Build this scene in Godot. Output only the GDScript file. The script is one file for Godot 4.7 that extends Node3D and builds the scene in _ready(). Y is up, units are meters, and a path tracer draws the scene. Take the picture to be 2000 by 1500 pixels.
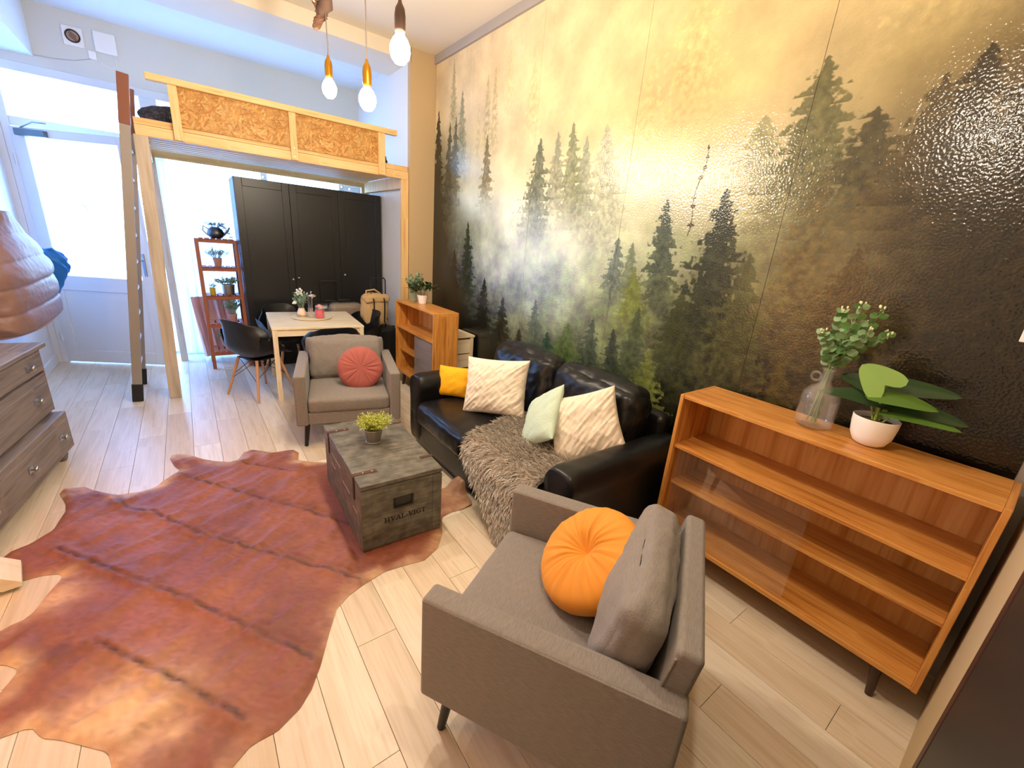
extends Node3D

# ---------------------------------------------------------------- mesh builder
class Buf:
	var v := PackedVector3Array()
	var n := PackedVector3Array()
	var uv := PackedVector2Array()
	var c := PackedColorArray()
	var ix := PackedInt32Array()

	func _fix(i0: int) -> void:
		var vol := 0.0
		for k in range(i0, ix.size(), 3):
			vol += v[ix[k]].dot(v[ix[k + 1]].cross(v[ix[k + 2]]))
		if vol > 0.0:
			for k in range(i0, ix.size(), 3):
				var q := ix[k + 1]
				ix[k + 1] = ix[k + 2]
				ix[k + 2] = q

	func _norm(i0: int, v0: int) -> void:
		var acc := PackedVector3Array()
		acc.resize(v.size() - v0)
		for k in range(i0, ix.size(), 3):
			var a := v[ix[k]]
			var f := (v[ix[k + 2]] - a).cross(v[ix[k + 1]] - a)
			for q in 3:
				acc[ix[k + q] - v0] += f
		for k in acc.size():
			n.append(acc[k].normalized() if acc[k].length_squared() > 1e-20 else Vector3.UP)

	# grid of (nu+1)x(nv+1) points; closed shapes get their faces turned outwards
	func grid(nu: int, nv: int, f: Callable, wrap_u := false, closed := true) -> void:
		var v0 := v.size()
		var i0 := ix.size()
		for j in nv + 1:
			for i in nu + 1:
				v.append(f.call(float(i % nu if wrap_u else i) / nu, float(j) / nv))
				uv.append(Vector2(float(i) / nu, float(j) / nv))
		for j in nv:
			for i in nu:
				var a := v0 + j * (nu + 1) + i
				var b := a + 1
				var d := a + nu + 1
				ix.append_array([a, b, d + 1, a, d + 1, d])
		if closed:
			_fix(i0)
		_norm(i0, v0)
		if wrap_u:
			for j in nv + 1:
				var a := v0 + j * (nu + 1)
				var m := (n[a] + n[a + nu]).normalized()
				n[a] = m
				n[a + nu] = m

	func rbox(ce: Vector3, size: Vector3, r := 0.004, s := 1, bs := Basis.IDENTITY) -> void:
		var h := size * 0.5
		r = minf(r, minf(h.x, minf(h.y, h.z)) * 0.98)
		var inner := h - Vector3(r, r, r)
		var t := PackedFloat32Array()
		var sg := PackedFloat32Array()
		for k in s + 1:
			t.append(-tan(PI * 0.25 * (1.0 - float(k) / s)))
			sg.append(-1.0)
		for k in s + 1:
			t.append(tan(PI * 0.25 * float(k) / s))
			sg.append(1.0)
		var i0 := ix.size()
		var m := t.size()
		for ax in 3:
			for side in [-1.0, 1.0]:
				var v0 := v.size()
				var a1 := (ax + 1) % 3
				var a2 := (ax + 2) % 3
				for j in m:
					for i in m:
						var d := Vector3.ZERO
						d[ax] = side
						d[a1] = t[i]
						d[a2] = t[j]
						d = d.normalized()
						var p := Vector3.ZERO
						p[ax] = side * inner[ax]
						p[a1] = sg[i] * inner[a1]
						p[a2] = sg[j] * inner[a2]
						v.append(ce + bs * (p + d * r))
						n.append((bs * d).normalized())
						uv.append(Vector2(0.5 + p[a1] / maxf(size[a1], 1e-4), 0.5 + p[a2] / maxf(size[a2], 1e-4)))
				for j in m - 1:
					for i in m - 1:
						var a := v0 + j * m + i
						if side > 0:
							ix.append_array([a, a + m, a + m + 1, a, a + m + 1, a + 1])
						else:
							ix.append_array([a, a + 1, a + m + 1, a, a + m + 1, a + m])

	func tube(pts: Array, rad, seg := 10, caps := true) -> void:
		var P := PackedVector3Array(pts)
		var k := P.size()
		var R := PackedFloat32Array()
		for i in k:
			R.append(rad[i] if rad is Array else rad)
		var fr := []
		var up := Vector3.UP
		for i in k:
			var d := (P[mini(i + 1, k - 1)] - P[maxi(i - 1, 0)]).normalized()
			if i == 0 and absf(d.dot(up)) > 0.95:
				up = Vector3.RIGHT
			var x := up.cross(d).normalized()
			up = d.cross(x).normalized()
			fr.append([x, up])
		var v0 := v.size()
		var i0 := ix.size()
		grid(seg, k - 1, func(a: float, b: float) -> Vector3:
			var i := roundi(b * (k - 1))
			var an := a * TAU
			return P[i] + (fr[i][0] * cos(an) + fr[i][1] * sin(an)) * R[i], true, false)
		var m := v0 + (seg + 1) * (k / 2 if k > 2 else 0)
		var mi := k / 2 if k > 2 else 0
		if n[m].dot(v[m] - P[mi]) < 0.0:
			for q in range(v0, n.size()):
				n[q] = -n[q]
			for q in range(i0, ix.size(), 3):
				var t := ix[q + 1]
				ix[q + 1] = ix[q + 2]
				ix[q + 2] = t
		if caps:
			for e in [0, k - 1]:
				if R[e] < 0.0006:
					continue
				var axis := (P[e] - P[1 if e == 0 else k - 2]).normalized()
				var c0 := v.size()
				v.append(P[e])
				n.append(axis)
				uv.append(Vector2(0.5, 0.5))
				for i in seg + 1:
					v.append(v[v0 + e * (seg + 1) + i])
					n.append(axis)
					uv.append(Vector2(0.5, 0.5))
				for i in seg:
					var B := c0 + 1 + i
					if (v[B + 1] - v[c0]).cross(v[B] - v[c0]).dot(axis) < 0.0:
						ix.append_array([c0, B + 1, B])
					else:
						ix.append_array([c0, B, B + 1])

	func cyl(a: Vector3, b: Vector3, ra: float, rb := -1.0, seg := 12) -> void:
		tube([a, b], [ra, ra if rb < 0.0 else rb], seg)

	func lathe(prof: Array, ce := Vector3.ZERO, seg := 24, bs := Basis.IDENTITY) -> void:
		var k := prof.size() - 1
		grid(seg, k, func(a: float, b: float) -> Vector3:
			var p: Vector2 = prof[roundi(b * k)]
			return ce + bs * Vector3(cos(a * TAU) * p.x, p.y, sin(a * TAU) * p.x), true)

	func ball(ce: Vector3, r: Vector3, seg := 14, rings := 9) -> void:
		grid(seg, rings, func(a: float, b: float) -> Vector3:
			var th := b * PI
			return ce + Vector3(cos(a * TAU) * sin(th) * r.x, -cos(th) * r.y, sin(a * TAU) * sin(th) * r.z), true)

	# polygon in local XY, extruded along local Z by depth, centred on it
	func prism(poly: PackedVector2Array, depth: float, xf := Transform3D.IDENTITY) -> void:
		var i0 := ix.size()
		var k := poly.size()
		var tri := Geometry2D.triangulate_polygon(poly)
		for side in [-0.5, 0.5]:
			var v0 := v.size()
			for p in poly:
				v.append(xf * Vector3(p.x, p.y, depth * side))
				n.append((xf.basis * Vector3(0, 0, side)).normalized())
				uv.append(p)
			for q in range(0, tri.size(), 3):
				if side < 0:
					ix.append_array([v0 + tri[q], v0 + tri[q + 1], v0 + tri[q + 2]])
				else:
					ix.append_array([v0 + tri[q], v0 + tri[q + 2], v0 + tri[q + 1]])
		for q in k:
			var a := poly[q]
			var b := poly[(q + 1) % k]
			var v0 := v.size()
			var o := Vector3(b.y - a.y, a.x - b.x, 0).normalized()
			if Geometry2D.is_polygon_clockwise(poly):
				o = -o
			for w in [[a, -0.5], [b, -0.5], [b, 0.5], [a, 0.5]]:
				v.append(xf * Vector3(w[0].x, w[0].y, depth * float(w[1])))
				n.append((xf.basis * o).normalized())
				uv.append(w[0])
			ix.append_array([v0, v0 + 1, v0 + 2, v0, v0 + 2, v0 + 3])
		# turn each face with its normal
		for q in range(i0, ix.size(), 3):
			var a := v[ix[q]]
			if (v[ix[q + 2]] - a).cross(v[ix[q + 1]] - a).dot(n[ix[q]]) < 0.0:
				var t := ix[q + 1]
				ix[q + 1] = ix[q + 2]
				ix[q + 2] = t

	# one leaf: p base, d direction, sagging, slightly folded along its rib
	func leaf(p: Vector3, d: Vector3, l: float, w: float, droop := 0.3, seg := 4, heart := 0.0, fold := 0.25, side := Vector3.ZERO) -> void:
		d = d.normalized()
		var sd := d.cross(Vector3.UP)
		if side != Vector3.ZERO:
			sd = side - d * side.dot(d)
		if sd.length() < 0.1:
			sd = d.cross(Vector3.RIGHT)
		sd = sd.normalized()
		var up := sd.cross(d).normalized()
		var hw := func(t: float) -> float:
			if heart > 0.0:
				return w * 0.5 * (0.86 + 0.14 * sin(minf(t / 0.25, 1.0) * PI * 0.5)) * pow(maxf(1.0 - t, 0.0), 0.6) * 1.1
			return w * 0.5 * pow(sin(PI * clampf(t * 0.97 + 0.015, 0, 1)), 0.75)
		grid(8 if heart > 0.0 else 4, seg, func(a: float, b: float) -> Vector3:
			var s := a * 2.0 - 1.0
			var back: float = heart * l * 0.30 * sin(absf(s) * 2.45) * (1.0 - b) * (1.0 - b)
			var q: Vector3 = p + d * (l * b - back) + Vector3.DOWN * (droop * l * b * b)
			return q + sd * (s * float(hw.call(b))) + up * (absf(s) * fold * float(hw.call(b))), false, false)

	func mesh() -> ArrayMesh:
		var a := []
		a.resize(Mesh.ARRAY_MAX)
		a[Mesh.ARRAY_VERTEX] = v
		a[Mesh.ARRAY_NORMAL] = n
		a[Mesh.ARRAY_TEX_UV] = uv
		if c.size() == v.size():
			a[Mesh.ARRAY_COLOR] = c
		a[Mesh.ARRAY_INDEX] = ix
		var m := ArrayMesh.new()
		m.add_surface_from_arrays(Mesh.PRIMITIVE_TRIANGLES, a)
		return m

# ---------------------------------------------------------------- naming helpers
var M := {}
var used := {}
var rng := RandomNumberGenerator.new()

func numbered(nm: String) -> String:
	if not used.has(nm):
		used[nm] = 0
		return nm
	used[nm] += 1
	return "%s_%03d" % [nm, used[nm]]

func part(parent: Node3D, nm: String, src, m: Material, label := "") -> MeshInstance3D:
	var o := MeshInstance3D.new()
	o.mesh = src.mesh() if src is Buf else src
	o.material_override = m
	o.name = nm
	o.cast_shadow = GeometryInstance3D.SHADOW_CASTING_SETTING_ON
	parent.add_child(o, true)
	if label != "":
		o.set_meta("label", label)
	return o

func thing(nm: String, label: String, cat: String, at := Vector3.ZERO, turn := 0.0, group := "") -> Node3D:
	var o := Node3D.new()
	o.name = numbered(nm)
	add_child(o)
	o.position = at
	o.rotation.y = turn
	o.set_meta("label", label)
	o.set_meta("category", cat)
	if group != "":
		o.set_meta("group", group)
	return o

func single(nm: String, label: String, cat: String, src, m: Material, at := Vector3.ZERO, turn := 0.0, group := "") -> MeshInstance3D:
	var o := part(self, numbered(nm), src, m, label)
	o.position = at
	o.rotation.y = turn
	o.set_meta("category", cat)
	if group != "":
		o.set_meta("group", group)
	return o

func setting(nm: String, label: String) -> Node3D:
	var o := Node3D.new()
	o.name = nm
	add_child(o)
	o.set_meta("kind", "structure")
	o.set_meta("label", label)
	return o

func setbox(nm: String, label: String, lo: Vector3, hi: Vector3, m: Material) -> MeshInstance3D:
	var b := Buf.new()
	b.rbox((lo + hi) * 0.5, hi - lo, 0.002, 1)
	var o := part(self, nm, b, m, label)
	o.set_meta("kind", "structure")
	return o

func bx(lo: Vector3, hi: Vector3, r := 0.003, s := 1) -> Buf:
	var b := Buf.new()
	b.rbox((lo + hi) * 0.5, hi - lo, r, s)
	return b

func kind_stuff(o: Node) -> void:
	o.set_meta("kind", "stuff")

# ---------------------------------------------------------------- materials
func noise(sd: int, freq: float, oct := 4, type := FastNoiseLite.TYPE_SIMPLEX_SMOOTH) -> FastNoiseLite:
	var q := FastNoiseLite.new()
	q.seed = sd
	q.noise_type = type
	q.frequency = freq
	q.fractal_octaves = oct
	if oct == 1:
		q.fractal_type = FastNoiseLite.FRACTAL_NONE
	return q

func gray(sd: int, freq: float, w: int, h: int, sx := 1, sy := 1, oct := 4) -> PackedByteArray:
	var im := noise(sd, freq, oct).get_seamless_image(w / sx, h / sy)
	im.convert(Image.FORMAT_L8)
	im.resize(w, h, Image.INTERPOLATE_CUBIC)
	return im.get_data()

func ramp_tex(a: PackedByteArray, b: PackedByteArray, w: int, h: int, cols: Array, mixb := 0.5) -> ImageTexture:
	var lut := []
	for k in 256:
		var t := k / 255.0 * (cols.size() - 1)
		var i := mini(int(t), cols.size() - 2)
		lut.append(Color(cols[i]).lerp(Color(cols[i + 1]), t - i))
	var d := PackedByteArray()
	d.resize(w * h * 3)
	var wa := 1.0 - mixb
	for k in w * h:
		var g := clampi(int((a[k] - 128) * wa * 1.35 + (b[k] - 128) * mixb * 1.35 + 128.0), 0, 255)
		var q: Color = lut[g]
		d[k * 3] = q.r8
		d[k * 3 + 1] = q.g8
		d[k * 3 + 2] = q.b8
	return ImageTexture.create_from_image(Image.create_from_data(w, h, false, Image.FORMAT_RGB8, d))

# grain runs along u; across = true turns it to v
func wood_tex(sd: int, cols: Array, across := false) -> ImageTexture:
	var S := 384
	var a: PackedByteArray
	var b: PackedByteArray
	if across:
		a = gray(sd, 0.022, S, S, 1, 12, 4)
		b = gray(sd + 7, 0.09, S, S, 1, 24, 2)
	else:
		a = gray(sd, 0.022, S, S, 12, 1, 4)
		b = gray(sd + 7, 0.09, S, S, 24, 1, 2)
	return ramp_tex(a, b, S, S, cols, 0.38)

func normal_tex(sd: int, freq: float, S: int, strength: float, oct := 3, cell := false) -> ImageTexture:
	var q := noise(sd, freq, oct, FastNoiseLite.TYPE_CELLULAR if cell else FastNoiseLite.TYPE_SIMPLEX_SMOOTH)
	var im := q.get_seamless_image(S, S)
	im.convert(Image.FORMAT_L8)
	im.bump_map_to_normal_map(strength)
	return ImageTexture.create_from_image(im)

func mat(col, rough := 0.6, tex: Texture2D = null, scale := 1.0, spec := 0.5) -> StandardMaterial3D:
	var m := StandardMaterial3D.new()
	m.albedo_color = Color(col)
	m.roughness = rough
	m.metallic_specular = spec
	if tex:
		m.albedo_texture = tex
		m.uv1_triplanar = true
		m.uv1_scale = Vector3(scale, scale, scale)
	return m

func metal(col, rough := 0.3) -> StandardMaterial3D:
	var m := mat(col, rough)
	m.metallic = 1.0
	return m

func bump(m: StandardMaterial3D, t: Texture2D, s := 1.0) -> StandardMaterial3D:
	m.normal_enabled = true
	m.normal_texture = t
	m.normal_scale = s
	return m

func glass(col, alpha := 0.12, rough := 0.02) -> StandardMaterial3D:
	var m := mat(col, rough)
	m.albedo_color.a = alpha
	m.transparency = BaseMaterial3D.TRANSPARENCY_ALPHA
	return m

func glow(col, e: float) -> StandardMaterial3D:
	var m := mat(col, 0.4)
	m.emission_enabled = true
	m.emission = Color(col)
	m.emission_energy_multiplier = e
	return m

func osb_tex() -> ImageTexture:
	var S := 512
	var d := PackedByteArray()
	d.resize(S * S * 3)
	var cols := [Color("#d9ac62"), Color("#e6bf7c"), Color("#d6a660"), Color("#cfa05a"), Color("#e9c98c"), Color("#dcb068"), Color("#c08c44")]
	for k in S * S:
		d[k * 3] = 200
		d[k * 3 + 1] = 152
		d[k * 3 + 2] = 80
	var r := RandomNumberGenerator.new()
	r.seed = 5
	for q in 1500:
		var cx := r.randf() * S
		var cy := r.randf() * S
		var an := r.randf() * PI
		var L := r.randf_range(14, 42)
		var Wd := r.randf_range(3, 9)
		var q2 := cols[r.randi() % cols.size()] as Color
		q2 = q2 * r.randf_range(0.9, 1.06)
		var ca := cos(an)
		var sa := sin(an)
		for iy in range(int(-L), int(L)):
			for ixx in range(int(-L), int(L)):
				var a := ixx * ca + iy * sa
				var b := -ixx * sa + iy * ca
				if absf(a) < L and absf(b) < Wd * (1.0 - 0.4 * absf(a) / L):
					var k := (posmod(int(cy) + iy, S) * S + posmod(int(cx) + ixx, S)) * 3
					var f := 1.0 + 0.08 * sin(b * 2.2)
					d[k] = clampi(int(q2.r * 255 * f), 0, 255)
					d[k + 1] = clampi(int(q2.g * 255 * f), 0, 255)
					d[k + 2] = clampi(int(q2.b * 255 * f), 0, 255)
	return ImageTexture.create_from_image(Image.create_from_data(S, S, false, Image.FORMAT_RGB8, d))

# printed wallpaper: pines standing in drifting mist
func mural_tex() -> ImageTexture:
	var W := 1700
	var H := 1180
	var rows := [
		"e6d5b4 e9d9b8 ead9b6 ead9b4 ebd9b0 ebd8ac e8d4a6 e4d0a0 dfcc9e d6ca9e cfc9a4",
		"dbcfae e2d5b4 e8d8b4 ead9b2 e9d7ac e7d4a8 e3cf9e dfcb98 dac998 d3c89a c8c2a0",
		"8c8e78 cccdb4 dad5b8 e6d8b4 e6d6ae e4d2a6 dfcc9c d8c694 c9bb90 9a8c62 5c4e34",
		"44483e b0b8a8 c8ccb8 ddd6ba d8d2b4 d6ceac d8cca8 c8be9c aaa280 74684a 40362a",
		"2a2e28 6e786c aab4a6 c2c8b8 b8beac bec2aa b0b698 949878 7c7a58 5a5238 30281c",
		"1a1d20 424a4e 808a8c 98a29e a2aca0 949e88 848c68 6c6e50 5a5438 443c26 221c14",
		"0c0d0e 1c2022 3c4442 5e685c 707a66 687258 687052 484c38 2e2a20 241f16 15120c",
		"070707 0b0b0b 0e100e 181c16 1e2218 1c2016 181a12 13130c 110f0a 0e0c0a 090806",
		"040404 050505 060605 080806 080806 080806 070705 060504 060504 050404 040303"]
	var small := Image.create(11, 9, false, Image.FORMAT_RGB8)
	for j in 9:
		var cs: PackedStringArray = rows[j].split(" ")
		for i in 11:
			var q := Color("#" + cs[i])
			if j < 3:
				q = Color(q.r * 0.92, q.g * 0.90, q.b * 0.87)   # the printed sky is a deeper gold
			small.set_pixel(i, j, q)
	small.resize(W, H, Image.INTERPOLATE_CUBIC)
	var d := small.get_data()
	var nA := noise(11, 0.006, 5).get_image(W, H)
	nA.convert(Image.FORMAT_L8)
	var fog := nA.get_data()
	var nB := noise(23, 0.05, 5).get_image(W, H)
	nB.convert(Image.FORMAT_L8)
	var fine := nB.get_data()
	var nC := noise(31, 0.018, 4).get_image(W, H)
	nC.convert(Image.FORMAT_L8)
	var mid := nC.get_data()
	# drifting mist and brushed foliage mottling
	for y in H:
		var yy := 1.0 - float(y) / H
		var rowk := y * W
		var veg := clampf((0.62 - yy) * 4.0, 0.0, 1.0)
		for x in W:
			var k := rowk + x
			var f := (fog[k] - 128) / 128.0
			var g := (fine[k] - 128) / 128.0
			var h := (mid[k] - 128) / 128.0
			var lum := 1.0 - d[k * 3 + 1] / 255.0
			var s := 1.0 + f * (0.10 + 0.18 * veg) + veg * (g * 0.30 + h * 0.36) * lum * lum * 1.3 + g * 0.02
			var k3 := k * 3
			d[k3] = clampi(int(d[k3] * s + veg * h * 8.0), 0, 255)
			d[k3 + 1] = clampi(int(d[k3 + 1] * (s + veg * h * 0.12)), 0, 255)
			d[k3 + 2] = clampi(int(d[k3 + 2] * (s - veg * 0.05 * g)), 0, 255)
	# trees: apex z, y, foot z, y, half width, tone, strength
	var trees := [
		[-3.21, 3.20, -3.14, 2.45, 0.16, "c8b884", 0.35], [-3.55, 3.38, -3.5, 2.7, 0.12, "cdbb86", 0.3], [-1.75, 3.3, -1.7, 2.3, 0.3, "cbb273", 0.35], [-0.75, 3.3, -0.6, 2.5, 0.3, "b9a874", 0.35], [-2.0, 2.9, -2.0, 2.1, 0.2, "cdb67a", 0.3],
		[-4.54, 3.43, -4.53, 2.60, 0.13, "9c9a78", 0.75], [-4.35, 3.12, -4.33, 2.2, 0.14, "7c8068", 0.8],
		[-3.88, 3.15, -3.85, 2.4, 0.13, "b0a57c", 0.7], [-3.76, 3.19, -3.72, 2.4, 0.11, "b5a67a", 0.7], [-4.02, 2.95, -4.0, 2.4, 0.09, "c0b288", 0.5],
		[-4.46, 2.90, -4.49, 1.8, 0.16, "4c5040", 0.9], [-4.59, 2.87, -4.61, 1.7, 0.15, "3c4034", 0.92], [-4.86, 3.02, -4.85, 1.0, 0.26, "1e221c", 0.97],
		[-3.84, 2.66, -3.82, 1.95, 0.12, "6a6442", 0.9],
		[-2.32, 2.53, -2.2, 1.6, 0.26, "9aa088", 0.8], [-2.50, 2.48, -2.45, 1.7, 0.17, "868d76", 0.85], [-2.66, 2.59, -2.59, 1.8, 0.17, "747a5c", 0.9], [-2.82, 2.55, -2.77, 1.8, 0.15, "848872", 0.88], [-3.03, 2.53, -3.03, 1.7, 0.22, "5c6452", 0.92],
		[-1.24, 2.41, -1.22, 1.95, 0.2, "86845c", 0.85], [-1.02, 2.61, -0.92, 1.7, 0.3, "5c5a3a", 0.95], [-0.77, 2.37, -0.72, 1.85, 0.22, "46402a", 0.95], [-0.66, 2.2, -0.64, 1.8, 0.2, "54492c", 0.8],
		[-0.58, 2.45, -0.52, 1.8, 0.2, "4a3f26", 0.95], [-0.48, 2.52, -0.42, 1.6, 0.24, "352c1a", 0.97], [-0.30, 2.56, -0.28, 1.4, 0.24, "2e2616", 0.97], [-0.1, 2.5, -0.08, 1.2, 0.3, "241d12", 0.97],
		[-4.13, 1.89, -4.1, 0.8, 0.2, "1c2a20", 0.9], [-4.4, 1.6, -4.4, 0.6, 0.22, "10140f", 0.9], [-2.07, 1.80, -2.05, 1.2, 0.15, "5a645a", 0.85], [-1.94, 1.77, -1.93, 1.35, 0.1, "5e6850", 0.8],
		[-1.73, 2.04, -1.64, 1.1, 0.2, "424a38", 0.95], [-1.89, 1.61, -1.84, 1.1, 0.17, "66702c", 0.85], [-1.36, 2.08, -1.26, 0.75, 0.32, "2a2e1e", 0.96], [-1.15, 1.75, -1.1, 0.8, 0.24, "46482a", 0.8],
		[-1.99, 1.17, -1.95, 0.7, 0.12, "2c342c", 0.85], [-2.2, 1.2, -2.2, 0.6, 0.16, "38423a", 0.8], [-2.46, 1.12, -2.47, 0.6, 0.24, "4e6034", 0.85], [-2.7, 1.0, -2.7, 0.4, 0.2, "26402c", 0.85], [-1.67, 1.10, -1.63, 0.55, 0.2, "7c8440", 0.85], [-3.1, 0.95, -3.1, 0.4, 0.18, "20241e", 0.8], [-0.85, 1.25, -0.84, 0.8, 0.14, "4c4420", 0.7], [-0.9, 2.15, -0.86, 1.3, 0.26, "5a5030", 0.75], [-1.5, 1.5, -1.5, 0.8, 0.22, "34381f", 0.85], [-0.2, 2.35, -0.2, 1.3, 0.25, "2a2214", 0.95], [-0.68, 1.8, -0.66, 1.1, 0.22, "463a20", 0.8], [-1.8, 1.35, -1.8, 0.7, 0.16, "3c4630", 0.8], [-3.4, 1.2, -3.4, 0.5, 0.2, "1c211c", 0.85], [-3.75, 1.35, -3.75, 0.6, 0.18, "161a18", 0.85], [-2.9, 1.25, -2.88, 0.6, 0.16, "4c5a48", 0.8]]
	var ppm := W / 4.98
	for ti in trees.size():
		var t: Array = trees[ti]
		var col := Color("#" + str(t[5]))
		var x0 := (float(t[0]) + 4.94) * ppm
		var y0 := (3.47 - float(t[1])) * ppm
		var x1 := (float(t[2]) + 4.94) * ppm
		var y1 := (3.47 - float(t[3])) * ppm
		var hw := float(t[4]) * ppm * (1.6 if float(t[6]) > 0.78 else 1.2)
		var al := float(t[6])
		var tiers := 7.0 + fposmod(ti * 3.7, 5.0)
		for py in range(maxi(int(y0), 0), mini(int(y1), H)):
			var q := (py - y0) / (y1 - y0)
			var cx := lerpf(x0, x1, q)
			var fl := fposmod(pow(q, 0.8) * tiers + ti * 0.37, 1.0)
			var fr := fposmod(pow(q, 0.8) * tiers + 0.5 + ti * 0.61, 1.0)
			var env := hw * pow(q, 0.8) + 1.2
			var wl := env * (0.5 + 0.5 * fl)
			var wr := env * (0.5 + 0.5 * fr)
			var fade := clampf((1.0 - q) * 2.2, 0.0, 1.0) * al
			for pxx in range(maxi(int(cx - wl * 1.25), 0), mini(int(cx + wr * 1.25) + 1, W)):
				var k := py * W + pxx
				var dd := (cx - pxx) / wl if pxx < cx else (pxx - cx) / wr
				var g := (fine[k] - 128) / 128.0
				var a := clampf((1.0 + g * 0.75 - dd) * 3.5, 0.0, 1.0) * fade
				a *= clampf(1.0 - 0.5 * clampf((mid[k] - 128) / 60.0, 0.0, 1.0) * q, 0.0, 1.0)
				var s := 1.0 + g * 0.4 * (0.4 + q)
				var k3 := k * 3
				d[k3] = clampi(int(lerpf(d[k3], col.r8 * s, a)), 0, 255)
				d[k3 + 1] = clampi(int(lerpf(d[k3 + 1], col.g8 * s, a)), 0, 255)
				d[k3 + 2] = clampi(int(lerpf(d[k3 + 2], col.b8 * s, a)), 0, 255)
	# a bare dead spruce
	for py in range(int((3.47 - 2.31) * ppm), int((3.47 - 1.82) * ppm)):
		var q := (py / ppm - 1.16) / 0.49
		var cx := int((4.94 - 1.52 - 0.03 * q + 0.012 * sin(q * 9.0)) * ppm)
		var br := int(1 + 7 * maxf(0.0, sin(q * 60.0)) * (0.3 + q) * (1.0 if q < 0.35 or sin(q * 23.0) > 0.2 else 0.1))
		for pxx in range(cx - br, cx + br):
			var k := (py * W + pxx) * 3
			d[k] = 74
			d[k + 1] = 62
			d[k + 2] = 34
	return ImageTexture.create_from_image(Image.create_from_data(W, H, false, Image.FORMAT_RGB8, d))

# ---------------------------------------------------------------- soft goods
# pillow in local XY, bulging along Z; wr = crease depth, sd = crease seed, ear = pulled-in sides
func pillow(w: float, h: float, t: float, wr := 0.01, sd := 1, ear := 0.08, sq := 2.6, res := 30, pat := "") -> Buf:
	var b := Buf.new()
	var nz := noise(sd, 1.0, 3)
	for side in [-1.0, 1.0]:
		b.grid(res, res, func(a: float, c: float) -> Vector3:
			var u := a * 2.0 - 1.0
			var q := c * 2.0 - 1.0
			# gather points near the rim so that the edge stays round
			u = sin(u * PI * 0.5)
			q = sin(q * PI * 0.5)
			var x := w * 0.5 * u * (1.0 - ear * (1.0 - q * q))
			var y := h * 0.5 * q * (1.0 - ear * (1.0 - u * u))
			var rim := pow(maxf((1.0 - pow(absf(u), sq)) * (1.0 - pow(absf(q), sq)), 0.0), 0.5)
			var z: float = side * t * 0.5 * rim
			var f := nz.get_noise_3d(x * 5.0 + sd, y * 5.0, side * 3.0) + 0.6 * nz.get_noise_3d(x * 3.0 + y * 6.0, y * 14.0 - x * 10.0, side * 5.0)
			z += side * wr * f * minf(rim * 2.0, 1.0)
			if pat == "cable" and rim > 0.01:
				var d1 := absf(sin((x * 0.8 + y) * 26.0))
				var d2 := absf(sin((x * 0.8 - y) * 26.0))
				var ridge := maxf(0.0, 1.0 - minf(d1, d2) * 3.2)
				z += side * minf(rim * 3.0, 1.0) * (0.006 * smoothstep(0.0, 1.0, ridge) + 0.004 * absf(sin(x * 60.0 + 2.0 * sin(y * 30.0))) + 0.0025 * sin(x * 170.0) * sin(y * 170.0))
			return Vector3(x, y, z), false, false)
	# orient both halves outwards
	var half := b.v.size() / 2
	for k in b.v.size():
		var want := -1.0 if k < half else 1.0
		if b.n[k].z * want < 0.0:
			b.n[k] = -b.n[k]
	for k in range(0, b.ix.size(), 3):
		var a := b.v[b.ix[k]]
		if (b.v[b.ix[k + 2]] - a).cross(b.v[b.ix[k + 1]] - a).dot(b.n[b.ix[k]]) < 0.0:
			var t2 := b.ix[k + 1]
			b.ix[k + 1] = b.ix[k + 2]
			b.ix[k + 2] = t2
	return b

# round velvet cushion with a tufted middle and radial pleats, axis along local Z
func round_cushion(r: float, t: float, pleats: int, amp: float, dimple: float, sd: int) -> Buf:
	var b := Buf.new()
	var nz := noise(sd, 1.0, 2)
	b.grid(120, 40, func(a: float, c: float) -> Vector3:
		var an := a * TAU
		var ph := (c - 0.5) * PI   # -90 .. 90 back to front
		var rr := cos(ph)
		var z := signf(ph) * pow(absf(sin(ph)), 0.75)
		var rad: float = pow(rr, 0.62)
		var d := exp(-pow(rad / 0.20, 2.0)) * dimple
		var pl := sin(an * pleats + 5.0 * nz.get_noise_2d(cos(an) * 2.0, sin(an) * 2.0)) * 0.6 + 0.8 * nz.get_noise_2d(cos(an) * 9.0 + 7.0, sin(an) * 9.0)
		var k := pl * amp * smoothstep(0.05, 0.35, rad) * (1.0 - 0.55 * smoothstep(0.5, 0.95, rad))
		var zz := z * t * 0.5 - signf(z) * d * minf(absf(z) * 2.0, 1.0) + signf(z) * k
		var R := r * rad * (1.0 + 0.02 * nz.get_noise_2d(cos(an) + 3.0, sin(an)))
		if absf(ph) > PI * 0.499:
			R = 0.0
		return Vector3(cos(an) * R, sin(an) * R, zz), true)
	return b

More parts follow.
